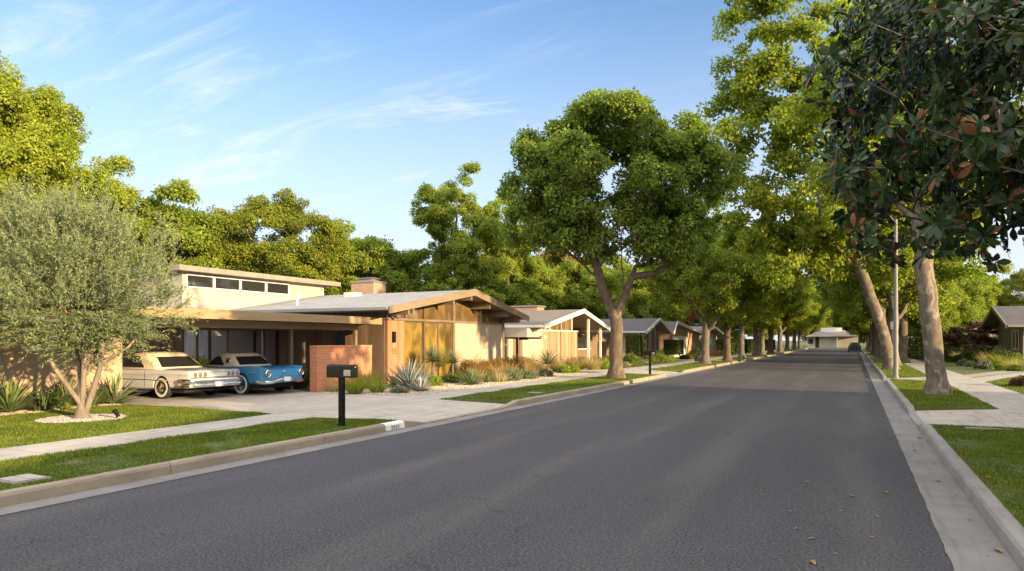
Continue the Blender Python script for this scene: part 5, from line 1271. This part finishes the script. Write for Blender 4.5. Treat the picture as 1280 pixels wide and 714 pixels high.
# magnolia overhanging from the right
def magnolia():
    root = thing('magnolia', 'dark glossy magnolia with rusty leaf undersides overhanging from the right', 'tree', (5.3, 11.2, .13))
    rng = np.random.default_rng(5)
    ells = [(-4.4, -.6, 3.75, 1.5, 1.5, .9), (-4.7, -.5, 5.0, 1.2, 1.4, 1.2), (-2.2, -1.5, 3.9, 2.2, 1.6, 1.0), (-2.0, .2, 5.0, 3.2, 2.8, 2.1), (0, 0, 6.6, 3.4, 3.2, 2.6), (-1.0, .5, 3.7, 2.0, 2.0, 1.1), (-3.6, 1.2, 6.6, 2.0, 2.0, 1.8)]
    cl = env_clumps(rng, ells, 800, .3, .3, .25)
    limbs = [[(0, 0, -.05), (-.05, 0, 1.5), (-.1, .1, 3.2), (-.3, .1, 5.2), (-.4, .1, 7.5)], [(-.1, 0, 2.3), (-1.3, .3, 3.4), (-2.6, .6, 4.2), (-3.6, .9, 4.8)], [(-.15, .1, 3.4), (-1.5, .8, 4.8), (-2.8, 1.2, 6.0)], [(-.1, 0, 2.8), (-1.2, -.8, 4.2), (-2.3, -1.3, 5.4)]]
    skeleton(rng, limbs, cl, .2, .010, 1.6).build('trunk', M['bark_grey'], root, smooth=True, angle=80)
    cs = np.concatenate([cl, cl + unit(rng.normal(size=cl.shape)) * .3, cl + unit(rng.normal(size=cl.shape)) * .36, cl + unit(rng.normal(size=cl.shape)) * .22]); n = len(cs); k = 13
    cen = np.array([-1, .2, 5.4]); d = unit(unit(cs - cen) + rng.normal(size=(n, 3)) * .45 + [0, 0, .25])
    D = np.repeat(d, k, 0); B = np.repeat(cs, k, 0); r = unit(rng.normal(size=(n * k, 3)))
    radial = unit(r - (r * D).sum(1, keepdims=True) * D)
    lift = rng.uniform(-.15, .65, (n * k, 1)); ax = unit(radial + D * lift + np.array([0, 0, -.12])); nr = unit(D + rng.normal(size=(n * k, 3)) * .25)
    B = B - D * rng.uniform(0, .05, (n * k, 1)) + radial * .015
    L = rng.uniform(.125, .205, n * k)
    link('crown', big_leaves_mesh('crown', B, ax, nr, L, L * rng.uniform(.36, .46, n * k), M['leaf_magnolia']), root)
    return root
magnolia()

# street tree masters for the two rows
treeA = tree('street_tree', 'street tree', 'tree', (-9.5, 49.8, .13),
     [[(0, 0, -.05), (.02, 0, 1.4), (.05, 0, 2.8)], [(.05, 0, 2.7), (-.9, -.3, 4.2), (-2.0, -.6, 5.6)], [(.05, 0, 2.8), (.8, .3, 4.2), (1.9, .6, 6.0)], [(.05, 0, 2.8), (.1, .2, 5.5), (0, .1, 8)], [(.1, 0, 2.2), (1.3, -.3, 3.7), (2.2, -.5, 5.0)]],
     [(0, 0, 7.2, 4.0, 4.0, 3.4), (-1.8, -1, 6.0, 2.3, 2.3, 1.6), (2, .8, 6.0, 2.4, 2.4, 1.6)], 175, .75, 300, .165, .11, M['leaf_mid'], M['bark_grey'], .27, 37, gap=.65, inner=.4)
treeB = tree('street_tree', 'street tree', 'tree', (-9.4, 58.7, .13),
     [[(0, 0, -.05), (-.02, 0, 1.6), (.05, 0, 3.2)], [(.05, 0, 3.0), (-.8, .5, 4.8), (-1.6, .8, 6.6)], [(.05, 0, 3.2), (.7, -.3, 5.0), (1.2, -.5, 7.0)]],
     [(0, 0, 7.4, 3.6, 3.6, 3.8), (.3, 0, 5.4, 2.8, 2.8, 1.6)], 150, .75, 290, .165, .11, M['leaf_bright'], M['bark_brown'], .27, 47, gap=.65, inner=.4)
gl, gr = 'street trees lining the left verge', 'street trees lining the right verge'
LT = [('A', -9.5, 49.8, 0, 1.0, 'wide forked grey street tree just past the low garage house'), ('B', -9.4, 58.7, 1, 1.0, 'yellow green street tree, next after the wide forked grey one'),
      ('A', -9.5, 67.6, 2, .95, 'third street tree beyond the big shade tree on the left'), ('B', -9.5, 77.9, 3, 1.02, 'thin stemmed yellow green street tree, fourth beyond the big shade tree'),
      ('A', -9.7, 85.4, 4, 1.05, 'fifth street tree beyond the big shade tree on the left'), ('B', -9.5, 92.7, 5, 1.1, 'sixth street tree beyond the big shade tree on the left'),
      ('A', -9.5, 105, 1, 1.15, 'seventh street tree beyond the big shade tree on the left'), ('B', -9.6, 118, 2, 1.1, 'eighth street tree, well down the left side'),
      ('A', -9.5, 131, 5, 1.2, 'ninth street tree, second last of the left row'), ('B', -9.6, 146, 0, 1.15, 'last street tree of the left row by the crossing')]
RT = [('A', 2.3, 51.5, 1, 1.25, 'dark stout street tree right behind the leaning sycamore'), ('B', 3.2, 58, 3, 1.25, 'yellow green tree, second behind the leaning sycamore'), ('A', 2.2, 68, 4, 1.4, 'third street tree behind the leaning sycamore'),
      ('A', 2.3, 80, 2, 1.35, 'fourth street tree behind the leaning sycamore'), ('B', 2.3, 93, 0, 1.35, 'fifth street tree behind the leaning sycamore'), ('A', 2.3, 108, 5, 1.4, 'sixth street tree on the right, near the far parked car'),
      ('B', 2.4, 124, 2, 1.3, 'seventh street tree on the right, past the far parked car'), ('A', 2.4, 142, 3, 1.3, 'last street tree of the right row by the crossing')]
used = set()
for rows_, g_ in ((LT, gl), (RT, gr)):
    for k, x, y, rot, sc, lab in rows_:
        src = treeA if k == 'A' else treeB
        if k in used: o = copy_tree(src)
        else: o = src; used.add(k)
        o.location = (x, y, .13); o.rotation_euler.z = rot; o.scale = (sc, sc, sc); tag(o, lab, 'tree', g_)

# background trees
bgA = tree('broadleaf_tree', 'x', 'tree', (0, 0, .1), [[(0, 0, -.1), (.1, 0, 3), (0, 0, 7), (.2, .1, 12)], [(0, 0, 5), (-2.5, 0, 9)], [(0, 0, 5), (2.5, .6, 9)]],
           [(0, 0, 11, 5.2, 5.2, 6.2), (-3, 1, 7.5, 3.5, 3.5, 3.2), (3, -1, 7.5, 3.5, 3.5, 3.2), (.5, 0, 16.0, 2.2, 2.2, 2.2)], 430, .95, 330, .19, .125, M['leaf_bright'], M['bark_grey'], .36, 57, gap=.85, inner=.45)
bgB = tree('oak_tree', 'x', 'tree', (0, 0, .1), [[(0, 0, -.1), (.1, 0, 2.5), (0, 0, 5), (0, 0, 9)], [(0, 0, 3), (-2.5, 0, 6)], [(0, 0, 3), (2.5, .6, 6)]],
           [(0, 0, 8.2, 5.4, 5.4, 5.2), (-3, 1, 5.5, 3.6, 3.6, 3.4), (3, -1, 5.5, 3.6, 3.6, 3.4)], 480, .85, 300, .18, .115, M['leaf_oak'], M['bark_grey'], .4, 67, gap=.75, inner=.6)
bgC = tree('tall_tree', 'x', 'tree', (0, 0, .1), [[(0, 0, -.1), (.1, 0, 4), (0, 0, 9), (.1, 0, 15)], [(0, 0, 4), (-1.5, 0, 8), (-2, 0, 12)], [(0, 0, 4), (1.5, .6, 9), (2.2, .6, 13)]],
           [(0, 0, 10, 3.6, 3.6, 7.0), (-1.8, 0, 7, 2.8, 2.8, 5), (2.2, 0, 8, 2.6, 2.6, 5)], 330, .75, 300, .19, .125, M['leaf_mid'], M['bark_brown'], .3, 77, gap=.8, inner=.35)
bgD = tree('small_tree', 'x', 'tree', (0, 0, .1), [[(0, 0, -.1), (.1, 0, 2), (0, 0, 6)], [(0, 0, 2), (-1.5, 0, 5)], [(0, 0, 2), (1.5, .6, 5)]],
           [(0, 0, 5.6, 3.8, 3.8, 4.2), (-1.5, .5, 4, 3, 3, 3)], 210, .8, 300, .18, .12, M['leaf_mid'], M['bark_brown'], .22, 87, gap=.75, inner=.45)
bgE = tree('small_tree', 'x', 'tree', (0, 0, .1), [[(0, 0, -.1), (.1, 0, 2), (0, 0, 6)], [(0, 0, 2), (-1.5, 0, 5)], [(0, 0, 2), (1.5, .6, 5)]],
           [(0, 0, 5.4, 3.6, 3.6, 4.0)], 150, .9, 200, .24, .15, M['leaf_red'], M['bark_brown'], .2, 97, gap=.7, inner=.45)
# (master, column, depth, rotation, scale, label)
BG = [(bgA, 45, 46, 0, .95, 'tall bright green tree behind the garage, right of the frame edge'), (bgA, -60, 44, 2, 1.08, 'bright green tree at the far left edge behind the garage'), (bgD, 205, 50, 1, 1.25, 'small bright tree between the tall tree and the round oak'),
      (bgB, 335, 56, 0, 1.0, 'round dark oak behind the upper window block'), (bgB, 250, 60, 2, .92, 'dark oak left of and behind the round oak'), (bgD, 445, 62, 0, 1.18, 'small yellow green tree behind the chimney'), (bgD, 497, 66, 3, 1.05, 'small tree between the chimney tree and the tall airy tree'),
      (bgC, 570, 62, 0, 1.0, 'tall airy tree behind the gable of the near house'), (bgC, 635, 70, 2, .95, 'second tall tree, behind and right of the airy one'), (bgD, 655, 76, 5, 1.15, 'broad low tree behind the second house roof'), (bgE, 700, 84, 1, 1.3, 'reddish tree behind the second house chimney'),
      (bgD, 735, 80, 2, 1.15, 'green tree behind the white gable'), (bgE, 830, 105, 0, 1.25, 'reddish brown tree behind the narrow fronted house'), (bgD, 800, 98, 4, 1.3, 'green tree behind the narrow fronted house'), (bgD, 862, 112, 1, 1.3, 'green tree behind the low garage house'), (bgC, 60, 70, 3, 1.1, 'tall tree far behind the garage, seen through gaps'),
      (bgB, 160, 64, 4, 1.0, 'oak far behind the olive crown'), (bgD, 620, 95, 0, 1.15, 'low tree far behind the tall airy tree'), (bgD, 770, 120, 2, 1.3, 'low tree far behind the big shade tree'), (bgD, 915, 125, 1, 1.1, 'low tree far behind the left street row'), (bgD, 380, 80, 5, 1.2, 'low tree filling behind the round oak')]
first = set()
def place_bg(L_, grp):
    for src, px, t_, rot, sc, lab in L_:
        u = (px - 640) / 853
        if src.name in first: o = copy_tree(src)
        else: o = src; first.add(src.name)
        o.location = (t_ * (RX * u + FX), t_ * (RY * u + FY), .1); o.rotation_euler.z = rot; o.scale = (sc, sc, sc); tag(o, lab, 'tree', grp)
place_bg(BG, 'trees behind the left houses')
BGR = [(bgD, 1215, 105, 1, 1.3, 'green tree behind the whitish house'), (bgB, 1290, 90, 2, .8, 'dark round tree behind the taupe gabled house'), (bgB, 1160, 115, 0, .9, 'dark tree behind the right pavement row'), (bgD, 1190, 74, 2, .95, 'bright tree left of the whitish house roof'),
       (bgB, 1120, 110, 4, 1.0, 'dark tree beyond the lamp post'), (bgD, 1150, 62, 3, .75, 'small bright tree just behind the mottled trunk'), (bgC, 1245, 130, 1, .7, 'tall tree far behind the taupe gabled house')]
place_bg(BGR, 'trees behind the right houses')
BGE = [(bgB, 1045, 200, 0, 1.3, 'dark tree directly behind the end house'), (bgD, 1020, 190, 2, 1.7, 'bright tree left behind the end house'), (bgD, 1070, 192, 4, 1.6, 'bright tree right behind the end house'), (bgB, 985, 185, 3, 1.2, 'oak at the crossing left of the end house'), (bgB, 1100, 185, 1, 1.2, 'oak at the crossing right of the end house'), (bgB, 950, 180, 5, 1.2, 'oak farther left along the cross street')]
place_bg(BGE, 'trees round the end of the street')

# ------------------------------------------------------------------ planting
def gx(px, X, z=.13): return (X, yat(px, X), z)
# along the garage wall
rosette('agave', 'large dark green agave at the far left of the garage bed', 'agave', (-17.75, yat(13, -17.75), .13), 62, .88, .085, M['agave_green'], 1, .08, 1.35, .15)
rosette('agave', 'spiky green agave behind the olive stems', 'agave', (-18.0, yat(82, -18.0), .13), 55, .78, .06, M['agave_green'], 2, .1, 1.4, .2)
rosette('agave', 'light green agave beside the garage corner and the coupe', 'agave', (-17.7, yat(143, -17.7), .13), 60, .85, .065, M['yucca'], 3, .1, 1.45, .2)
for i, (px, x, lab) in enumerate(((52, -17.55, 'low arching green plant right of the large agave'), (66, -17.9, 'second low arching plant, nearer the garage wall'), (112, -17.65, 'low arching green plant just right of the olive trunk'), (122, -18.1, 'low arching plant behind the light green agave'))):
    grass_clump('strap_plant', lab, 'plant', (x, yat(px, x), .13), 150, .62, .5, M['agave_green'], 20 + i, .03, 'low strap leaved plants along the garage', 1.5)
rosette('succulent', 'tiny yellow green succulent at the lawn edge near the olive', 'succulent', (-17.05, yat(84, -17.05), .14), 18, .14, .05, M['grass_lime'], 9, .1, 1.3, -.2)
# along the brick wall
grass_clump('grass_tussock', 'tan dry tussock against the foot of the brick wall', 'grass tussock', (-15.35, 17.5, .13), 170, .42, .35, M['grass_tan'], 31, .009)
grass_clump('grass_tussock', 'second tan tussock farther along the brick wall', 'grass tussock', (-15.3, 18.3, .13), 150, .36, .35, M['grass_tan'], 32, .009)
grass_clump('grass_tussock', 'bright lime grass clump behind the near mailbox', 'grass tussock', (-14.1, yat(444, -14.1), .13), 420, .66, .5, M['grass_lime'], 33, .012, None, .8)
grass_clump('grass_tussock', 'lime grass clump between the mailbox grass and the blue agave', 'grass tussock', (-13.9, yat(472, -13.9), .13), 260, .5, .5, M['grass_lime'], 34, .013, None, 1.2)
grass_clump('grass_tussock', 'tall lime yellow grass at the end of the brick wall', 'grass tussock', (-15.2, yat(462, -15.2), .13), 260, .85, .5, M['grass_lime'], 35, .014, None, 1.0)
rosette('agave', 'large blue grey agave before the redwood panel', 'agave', (-13.75, yat(512, -13.75), .13), 70, 1.08, .085, M['agave_blue'], 41, .06, 1.3, .12)
rosette('agave', 'small silver agave in front of the large blue one', 'agave', (-12.95, yat(525, -12.95), .13), 75, .48, .06, M['agave_silver'], 42, .05, 1.5, -.15, core=.08)
rosette('yucca', 'round spiky yucca ball on a short stem before the amber glass', 'yucca', (-15.1, yat(541, -15.1), .13), 230, .72, .022, M['yucca'], 43, .05, 1.9, .1, stem=.85)
rosette('yucca', 'upright yucca before the stucco wall post', 'yucca', (-15.4, yat(566, -15.4), .13), 120, .68, .026, M['yucca'], 44, .05, 1.6, .15, stem=.7)
rosette('yucca', 'long leaved yucca left of the large blue agave', 'yucca', (-14.9, yat(492, -14.9), .13), 70, .7, .03, M['yucca'], 45, .1, 1.4, .4)
for i, (px, x, s, m_, lab) in enumerate(((543, -13.9, (.38, .38, .5), 'leaf_lime', 'upright bright green shrub right of the silver agave'), (563, -14.5, (.5, .45, .42), 'leaf_shrub', 'low green shrub under the upright yucca'), (500, -13.1, (.35, .3, .2), 'leaf_sage', 'low sage green cushion left of the silver agave'),
        (575, -14.0, (.35, .4, .35), 'leaf_shrub', 'small green shrub left of the grey green agave'))):
    shrub('shrub', lab, 'shrub', (x, yat(px, x), .13), s, 2600, .075, .022, M[m_], 50 + i)
rosette('agave', 'grey green spiky agave in the open gravel', 'agave', (-13.0, yat(589, -13.0), .13), 95, .72, .045, M['yucca'], 46, .08, 1.45, .1)
rosette('agave', 'small dark agave at the gravel edge left of the tan tussock', 'agave', (-13.2, yat(609, -13.2), .13), 45, .35, .04, M['agave_green'], 47, .1, 1.4, .1)
# orange flowering hedge at the stucco wall
for i in range(7):
    px = 585 + i * 12; x = -15.35 + .12 * (i % 3)
    shrub('flowering_shrub', ['orange leaved shrub against the stucco wall beside the upright yucca', 'orange shrub, second from the upright yucca along the stucco wall', 'orange shrub, third along the stucco wall', 'orange shrub at the middle of the stucco wall', 'orange shrub right of the middle of the stucco wall', 'orange shrub near the right end of the stucco wall', 'last orange shrub beside the garden fence'][i], 'shrub', (x, yat(px, x), .13), (.6, .65, .9 + .15 * (i % 2)), 4200, .07, .03, M['leaf_orange'], 60 + i, 'orange shrubs along the stucco wall', lumps=22)
TG = [(622, -14.0, .55, 'grass_tan', 'tan tussock right of the small dark agave'), (636, -14.5, .62, 'grass_gold', 'golden tussock before the last stucco wall panel'), (624, -12.9, .34, 'grass_tan', 'low tan cushion grass at the pavement edge'), (655, -14.9, .7, 'grass_gold', 'golden grass left of the palm like yucca'),
      (668, -13.4, .36, 'grass_tan', 'low tan grass beside the sage mounds'), (697, -14.6, .6, 'grass_gold', 'pale golden plume grass under the palm like yucca'), (708, -15.0, .8, 'grass_tan', 'tall tan plume grass before the slat screen'), (722, -14.2, .62, 'grass_gold', 'golden plume grass right of the lime shrubs'),
      (733, -14.5, .72, 'grass_tan', 'pale plume grass beside the porch post'), (741, -13.3, .66, 'grass_gold', 'round golden tussock nearest the big tree'), (751, -14.3, .6, 'grass_tan', 'tan plume grass behind the round golden tussock'), (598, -14.3, .45, 'grass_gold', 'golden tuft behind the grey green agave'), (676, -15.1, .7, 'grass_gold', 'golden grass behind the palm like yucca')]
for i, (px, x, h, m_, lab) in enumerate(TG):
    grass_clump('grass_tussock', lab, 'grass tussock', (x, yat(px, x), .13), 420, h, .75, M[m_], 80 + i, .011, None, 1.0, 60, M['grass_tan'])
SG = [(638, -12.9, (.45, .5, .42), 'leaf_sage', 'sage green mound nearest the tan cushion grass'), (648, -13.1, (.5, .55, .5), 'leaf_sage', 'middle sage green mound at the pavement edge'), (661, -12.8, (.5, .5, .42), 'leaf_sage', 'right sage green mound at the pavement edge'), (682, -12.9, (.45, .55, .38), 'leaf_sage', 'sage green mound right of the low tan grass'),
      (631, -13.9, (.5, .5, .5), 'leaf_shrub', 'green mound behind the sage mounds'), (706, -13.3, (.45, .45, .42), 'leaf_lime', 'lime shrub below the palm like yucca'), (718, -13.1, (.45, .5, .42), 'leaf_lime', 'second lime shrub, left of the round golden tussock'), (757, -13.0, (.4, .5, .55), 'leaf_lime', 'lime shrub just left of the big trunk'),
      (726, -15.3, (.5, .6, .75), 'leaf_shrub', 'green shrub at the left porch post'), (718, -15.5, (.35, .4, .7), 'leaf_red', 'reddish shrub at the right end of the slat screen'), (745, -15.6, (.7, 1.0, .7), 'leaf_dark', 'dark clipped shrub below the porch window'), (757, -15.4, (.7, 1.0, .75), 'leaf_dark', 'dark shrub right of the porch window')]
for i, (px, x, s, m_, lab) in enumerate(SG): shrub('shrub', lab, 'shrub', (x, yat(px, x), .13), s, 3000, .075, .035, M[m_], 110 + i)
rosette('yucca', 'palm like green yucca before the slat screen', 'yucca', (-14.7, yat(685, -14.7), .13), 90, .95, .05, M['yucca'], 48, .05, 1.5, .3, stem=.4)
# carport bush behind the cars, dark bush at the brick wall
shrub('shrub', 'bright green bush growing behind the two parked cars', 'shrub', (-24.3, yat(245, -24.3), .13), (.9, .9, 1.25), 5000, .11, .05, M['leaf_lime'], 130)
grass_clump('strap_plant', 'dark potted strap plant behind the brick wall', 'plant', (-18.0, 18.9, .13), 120, 1.0, .4, M['agave_green'], 131, .03, None, .8)
shrub('shrub', 'dark bush between the roadster and the brick wall', 'shrub', (-17.6, 18.0, .13), (.5, .5, .75), 2500, .08, .04, M['leaf_dark'], 132)
# third and fourth houses
HB = [(795, -14.4, (.5, .85, .78), 'left clipped box hedge before the narrow fronted house', 0), (842, -14.0, (.6, 1.0, .6), 'clipped box hedge before the low garage house', 0)]
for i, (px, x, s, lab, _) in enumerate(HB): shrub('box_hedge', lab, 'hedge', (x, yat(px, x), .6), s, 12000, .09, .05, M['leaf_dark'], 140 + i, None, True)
S3 = [(787, -13.2, (.8, 1.1, .9), 'leaf_shrub', 'round green shrub beside the big trunk before the box hedge'), (778, -12.8, (.5, .9, .35), 'leaf_sage', 'low sage spreading plant right of the big trunk'), (792, -12.7, (.6, 1.2, .4), 'leaf_shrub', 'low green ground shrub left of the far mailbox'), (803, -13.0, (.6, 1.2, .4), 'leaf_sage', 'low sage shrub left behind the far mailbox'),
      (812, -13.6, (.8, 1.4, .5), 'leaf_shrub', 'low green shrub right behind the far mailbox'), (826, -13.5, (.9, 1.5, .6), 'leaf_shrub', 'green shrub between the far mailbox and garage hedge'), (822, -14.3, (.9, 1.6, .95), 'leaf_shrub', 'taller shrub below the narrow front windows'), (835, -13.2, (.7, 1.4, .5), 'leaf_mid', 'light green mound left of the garage drive'), (812, -14.2, (.7, 1.2, .85), 'leaf_red', 'reddish shrub behind the far mailbox'),
      (856, -13.2, (.5, .7, .4), 'leaf_dark', 'tiny round dark shrub by the garage drive'), (870, -13.2, (.9, 1.6, .9), 'leaf_shrub', 'green shrub right of the white garage door'), (862, -13.6, (.8, 1.2, .5), 'leaf_red', 'reddish low shrub before the garage door'), (876, -10.9, (.6, .9, .8), 'leaf_sage', 'bluish shrub at the foot of the forked grey street tree'), (893, -13.5, (1.2, 2.4, .7), 'leaf_red', 'orange tinged shrub right of the forked grey street tree')]
for i, (px, x, s, m_, lab) in enumerate(S3): shrub('shrub', lab, 'shrub', (x, yat(px, x), .13), s, 3200, .12, .06, M[m_], 150 + i)
for i, (y0, x, lab) in enumerate(((88, -13.5, 'long dark hedge behind the second left street tree'), (104, -13.5, 'dark hedge farther along the left row'), (124, -13.5, 'farthest dark hedge of the left row'))):
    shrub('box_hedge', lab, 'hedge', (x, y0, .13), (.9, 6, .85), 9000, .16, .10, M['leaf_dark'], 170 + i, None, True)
# right side planting
S4 = [(1160, 5.6, (.5, .6, .45), 'leaf_shrub', 'low rounded shrub left of the mottled trunk'), (1133, 5.6, (.6, .9, .5), 'leaf_dark', 'small dark round shrub beyond the lamp post'), (1146, 6.0, (.6, .9, .45), 'leaf_shrub', 'second small round shrub beyond the lamp post'), (1205, 6.6, (.45, .45, .42), 'leaf_sage', 'left broad leaved shrub above the garden path'),
      (1214, 6.7, (.3, .35, .3), 'leaf_sage', 'tiny broad leaved shrub between two larger ones'), (1229, 6.9, (.5, .5, .5), 'leaf_sage', 'right broad leaved shrub above the garden path'), (1251, 7.6, (.35, .4, .3), 'leaf_lime', 'small lime tuft above the garden path'), (1268, 7.9, (.35, .4, .3), 'leaf_shrub', 'small round green tuft near the right edge above the path'),
      (1183, 7.6, (.9, 1.6, .7), 'leaf_dark', 'dark low shrub right of the mottled trunk'), (1196, 7.2, (.9, 1.4, .55), 'leaf_dark', 'dark shrub row below the whitish porch'), (1213, 8.0, (1.0, 1.5, .95), 'leaf_dark', 'large dark shrub below the maroon tree'), (1200, 9.0, (1.3, 2.2, 1.0), 'leaf_dark', 'dark shrub mass before the whitish house'),
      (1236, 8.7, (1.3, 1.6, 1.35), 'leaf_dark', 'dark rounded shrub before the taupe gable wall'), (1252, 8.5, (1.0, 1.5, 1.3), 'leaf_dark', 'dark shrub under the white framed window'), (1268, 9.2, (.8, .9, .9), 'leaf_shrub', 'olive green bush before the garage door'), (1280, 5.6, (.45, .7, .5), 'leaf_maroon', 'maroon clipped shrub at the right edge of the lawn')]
for i, (px, x, s, m_, lab) in enumerate(S4): shrub('shrub', lab, 'shrub', (x, yat(px, x), .13), s, 3400, .11 if x > 5.7 else .06, .06 if x > 5.7 else .035, M[m_], 190 + i)
for i, (px, x, h, m_, lab) in enumerate(((1241, 8.2, 1.05, 'grass_tan', 'tan feathery grass right of the large dark shrub'), (1257, 8.4, 1.0, 'grass_lime', 'green feathery grass before the taupe garage'), (1276, 8.3, .8, 'grass_tan', 'tan grass at the right edge above the path'), (1203, 8.2, .8, 'grass_tan', 'tan tuft among the dark shrubs on the right'))):
    grass_clump('grass_tussock', lab, 'grass tussock', (x, yat(px, x), .13), 500, h, 1.6, M[m_], 210 + i, .022, None, .9)
tree('maroon_tree', 'small maroon layered tree before the whitish house', 'tree', (8.6, yat(1219, 8.6), .13), [[(0, 0, -.05), (.05, 0, .8), (-.1, 0, 1.6), (.1, 0, 2.6)], [(0, 0, .8), (-1.0, 0, 1.6)], [(0, 0, .9), (1.0, 0, 1.7)]],
     [(0, 0, 2.1, 1.9, 1.9, 1.0), (-1.2, -.2, 1.7, 1.1, 1.1, .5)], 40, .5, 130, .13, .08, M['leaf_maroon'], M['bark_grey'], .09, 220, gap=.4, inner=.4, flat=.4)
shrub('box_hedge', 'long clipped hedge crossing behind the right pavement', 'hedge', (7.5, 70, .13), (3.6, .8, .9), 12000, .15, .09, M['leaf_dark'], 230, None, True)
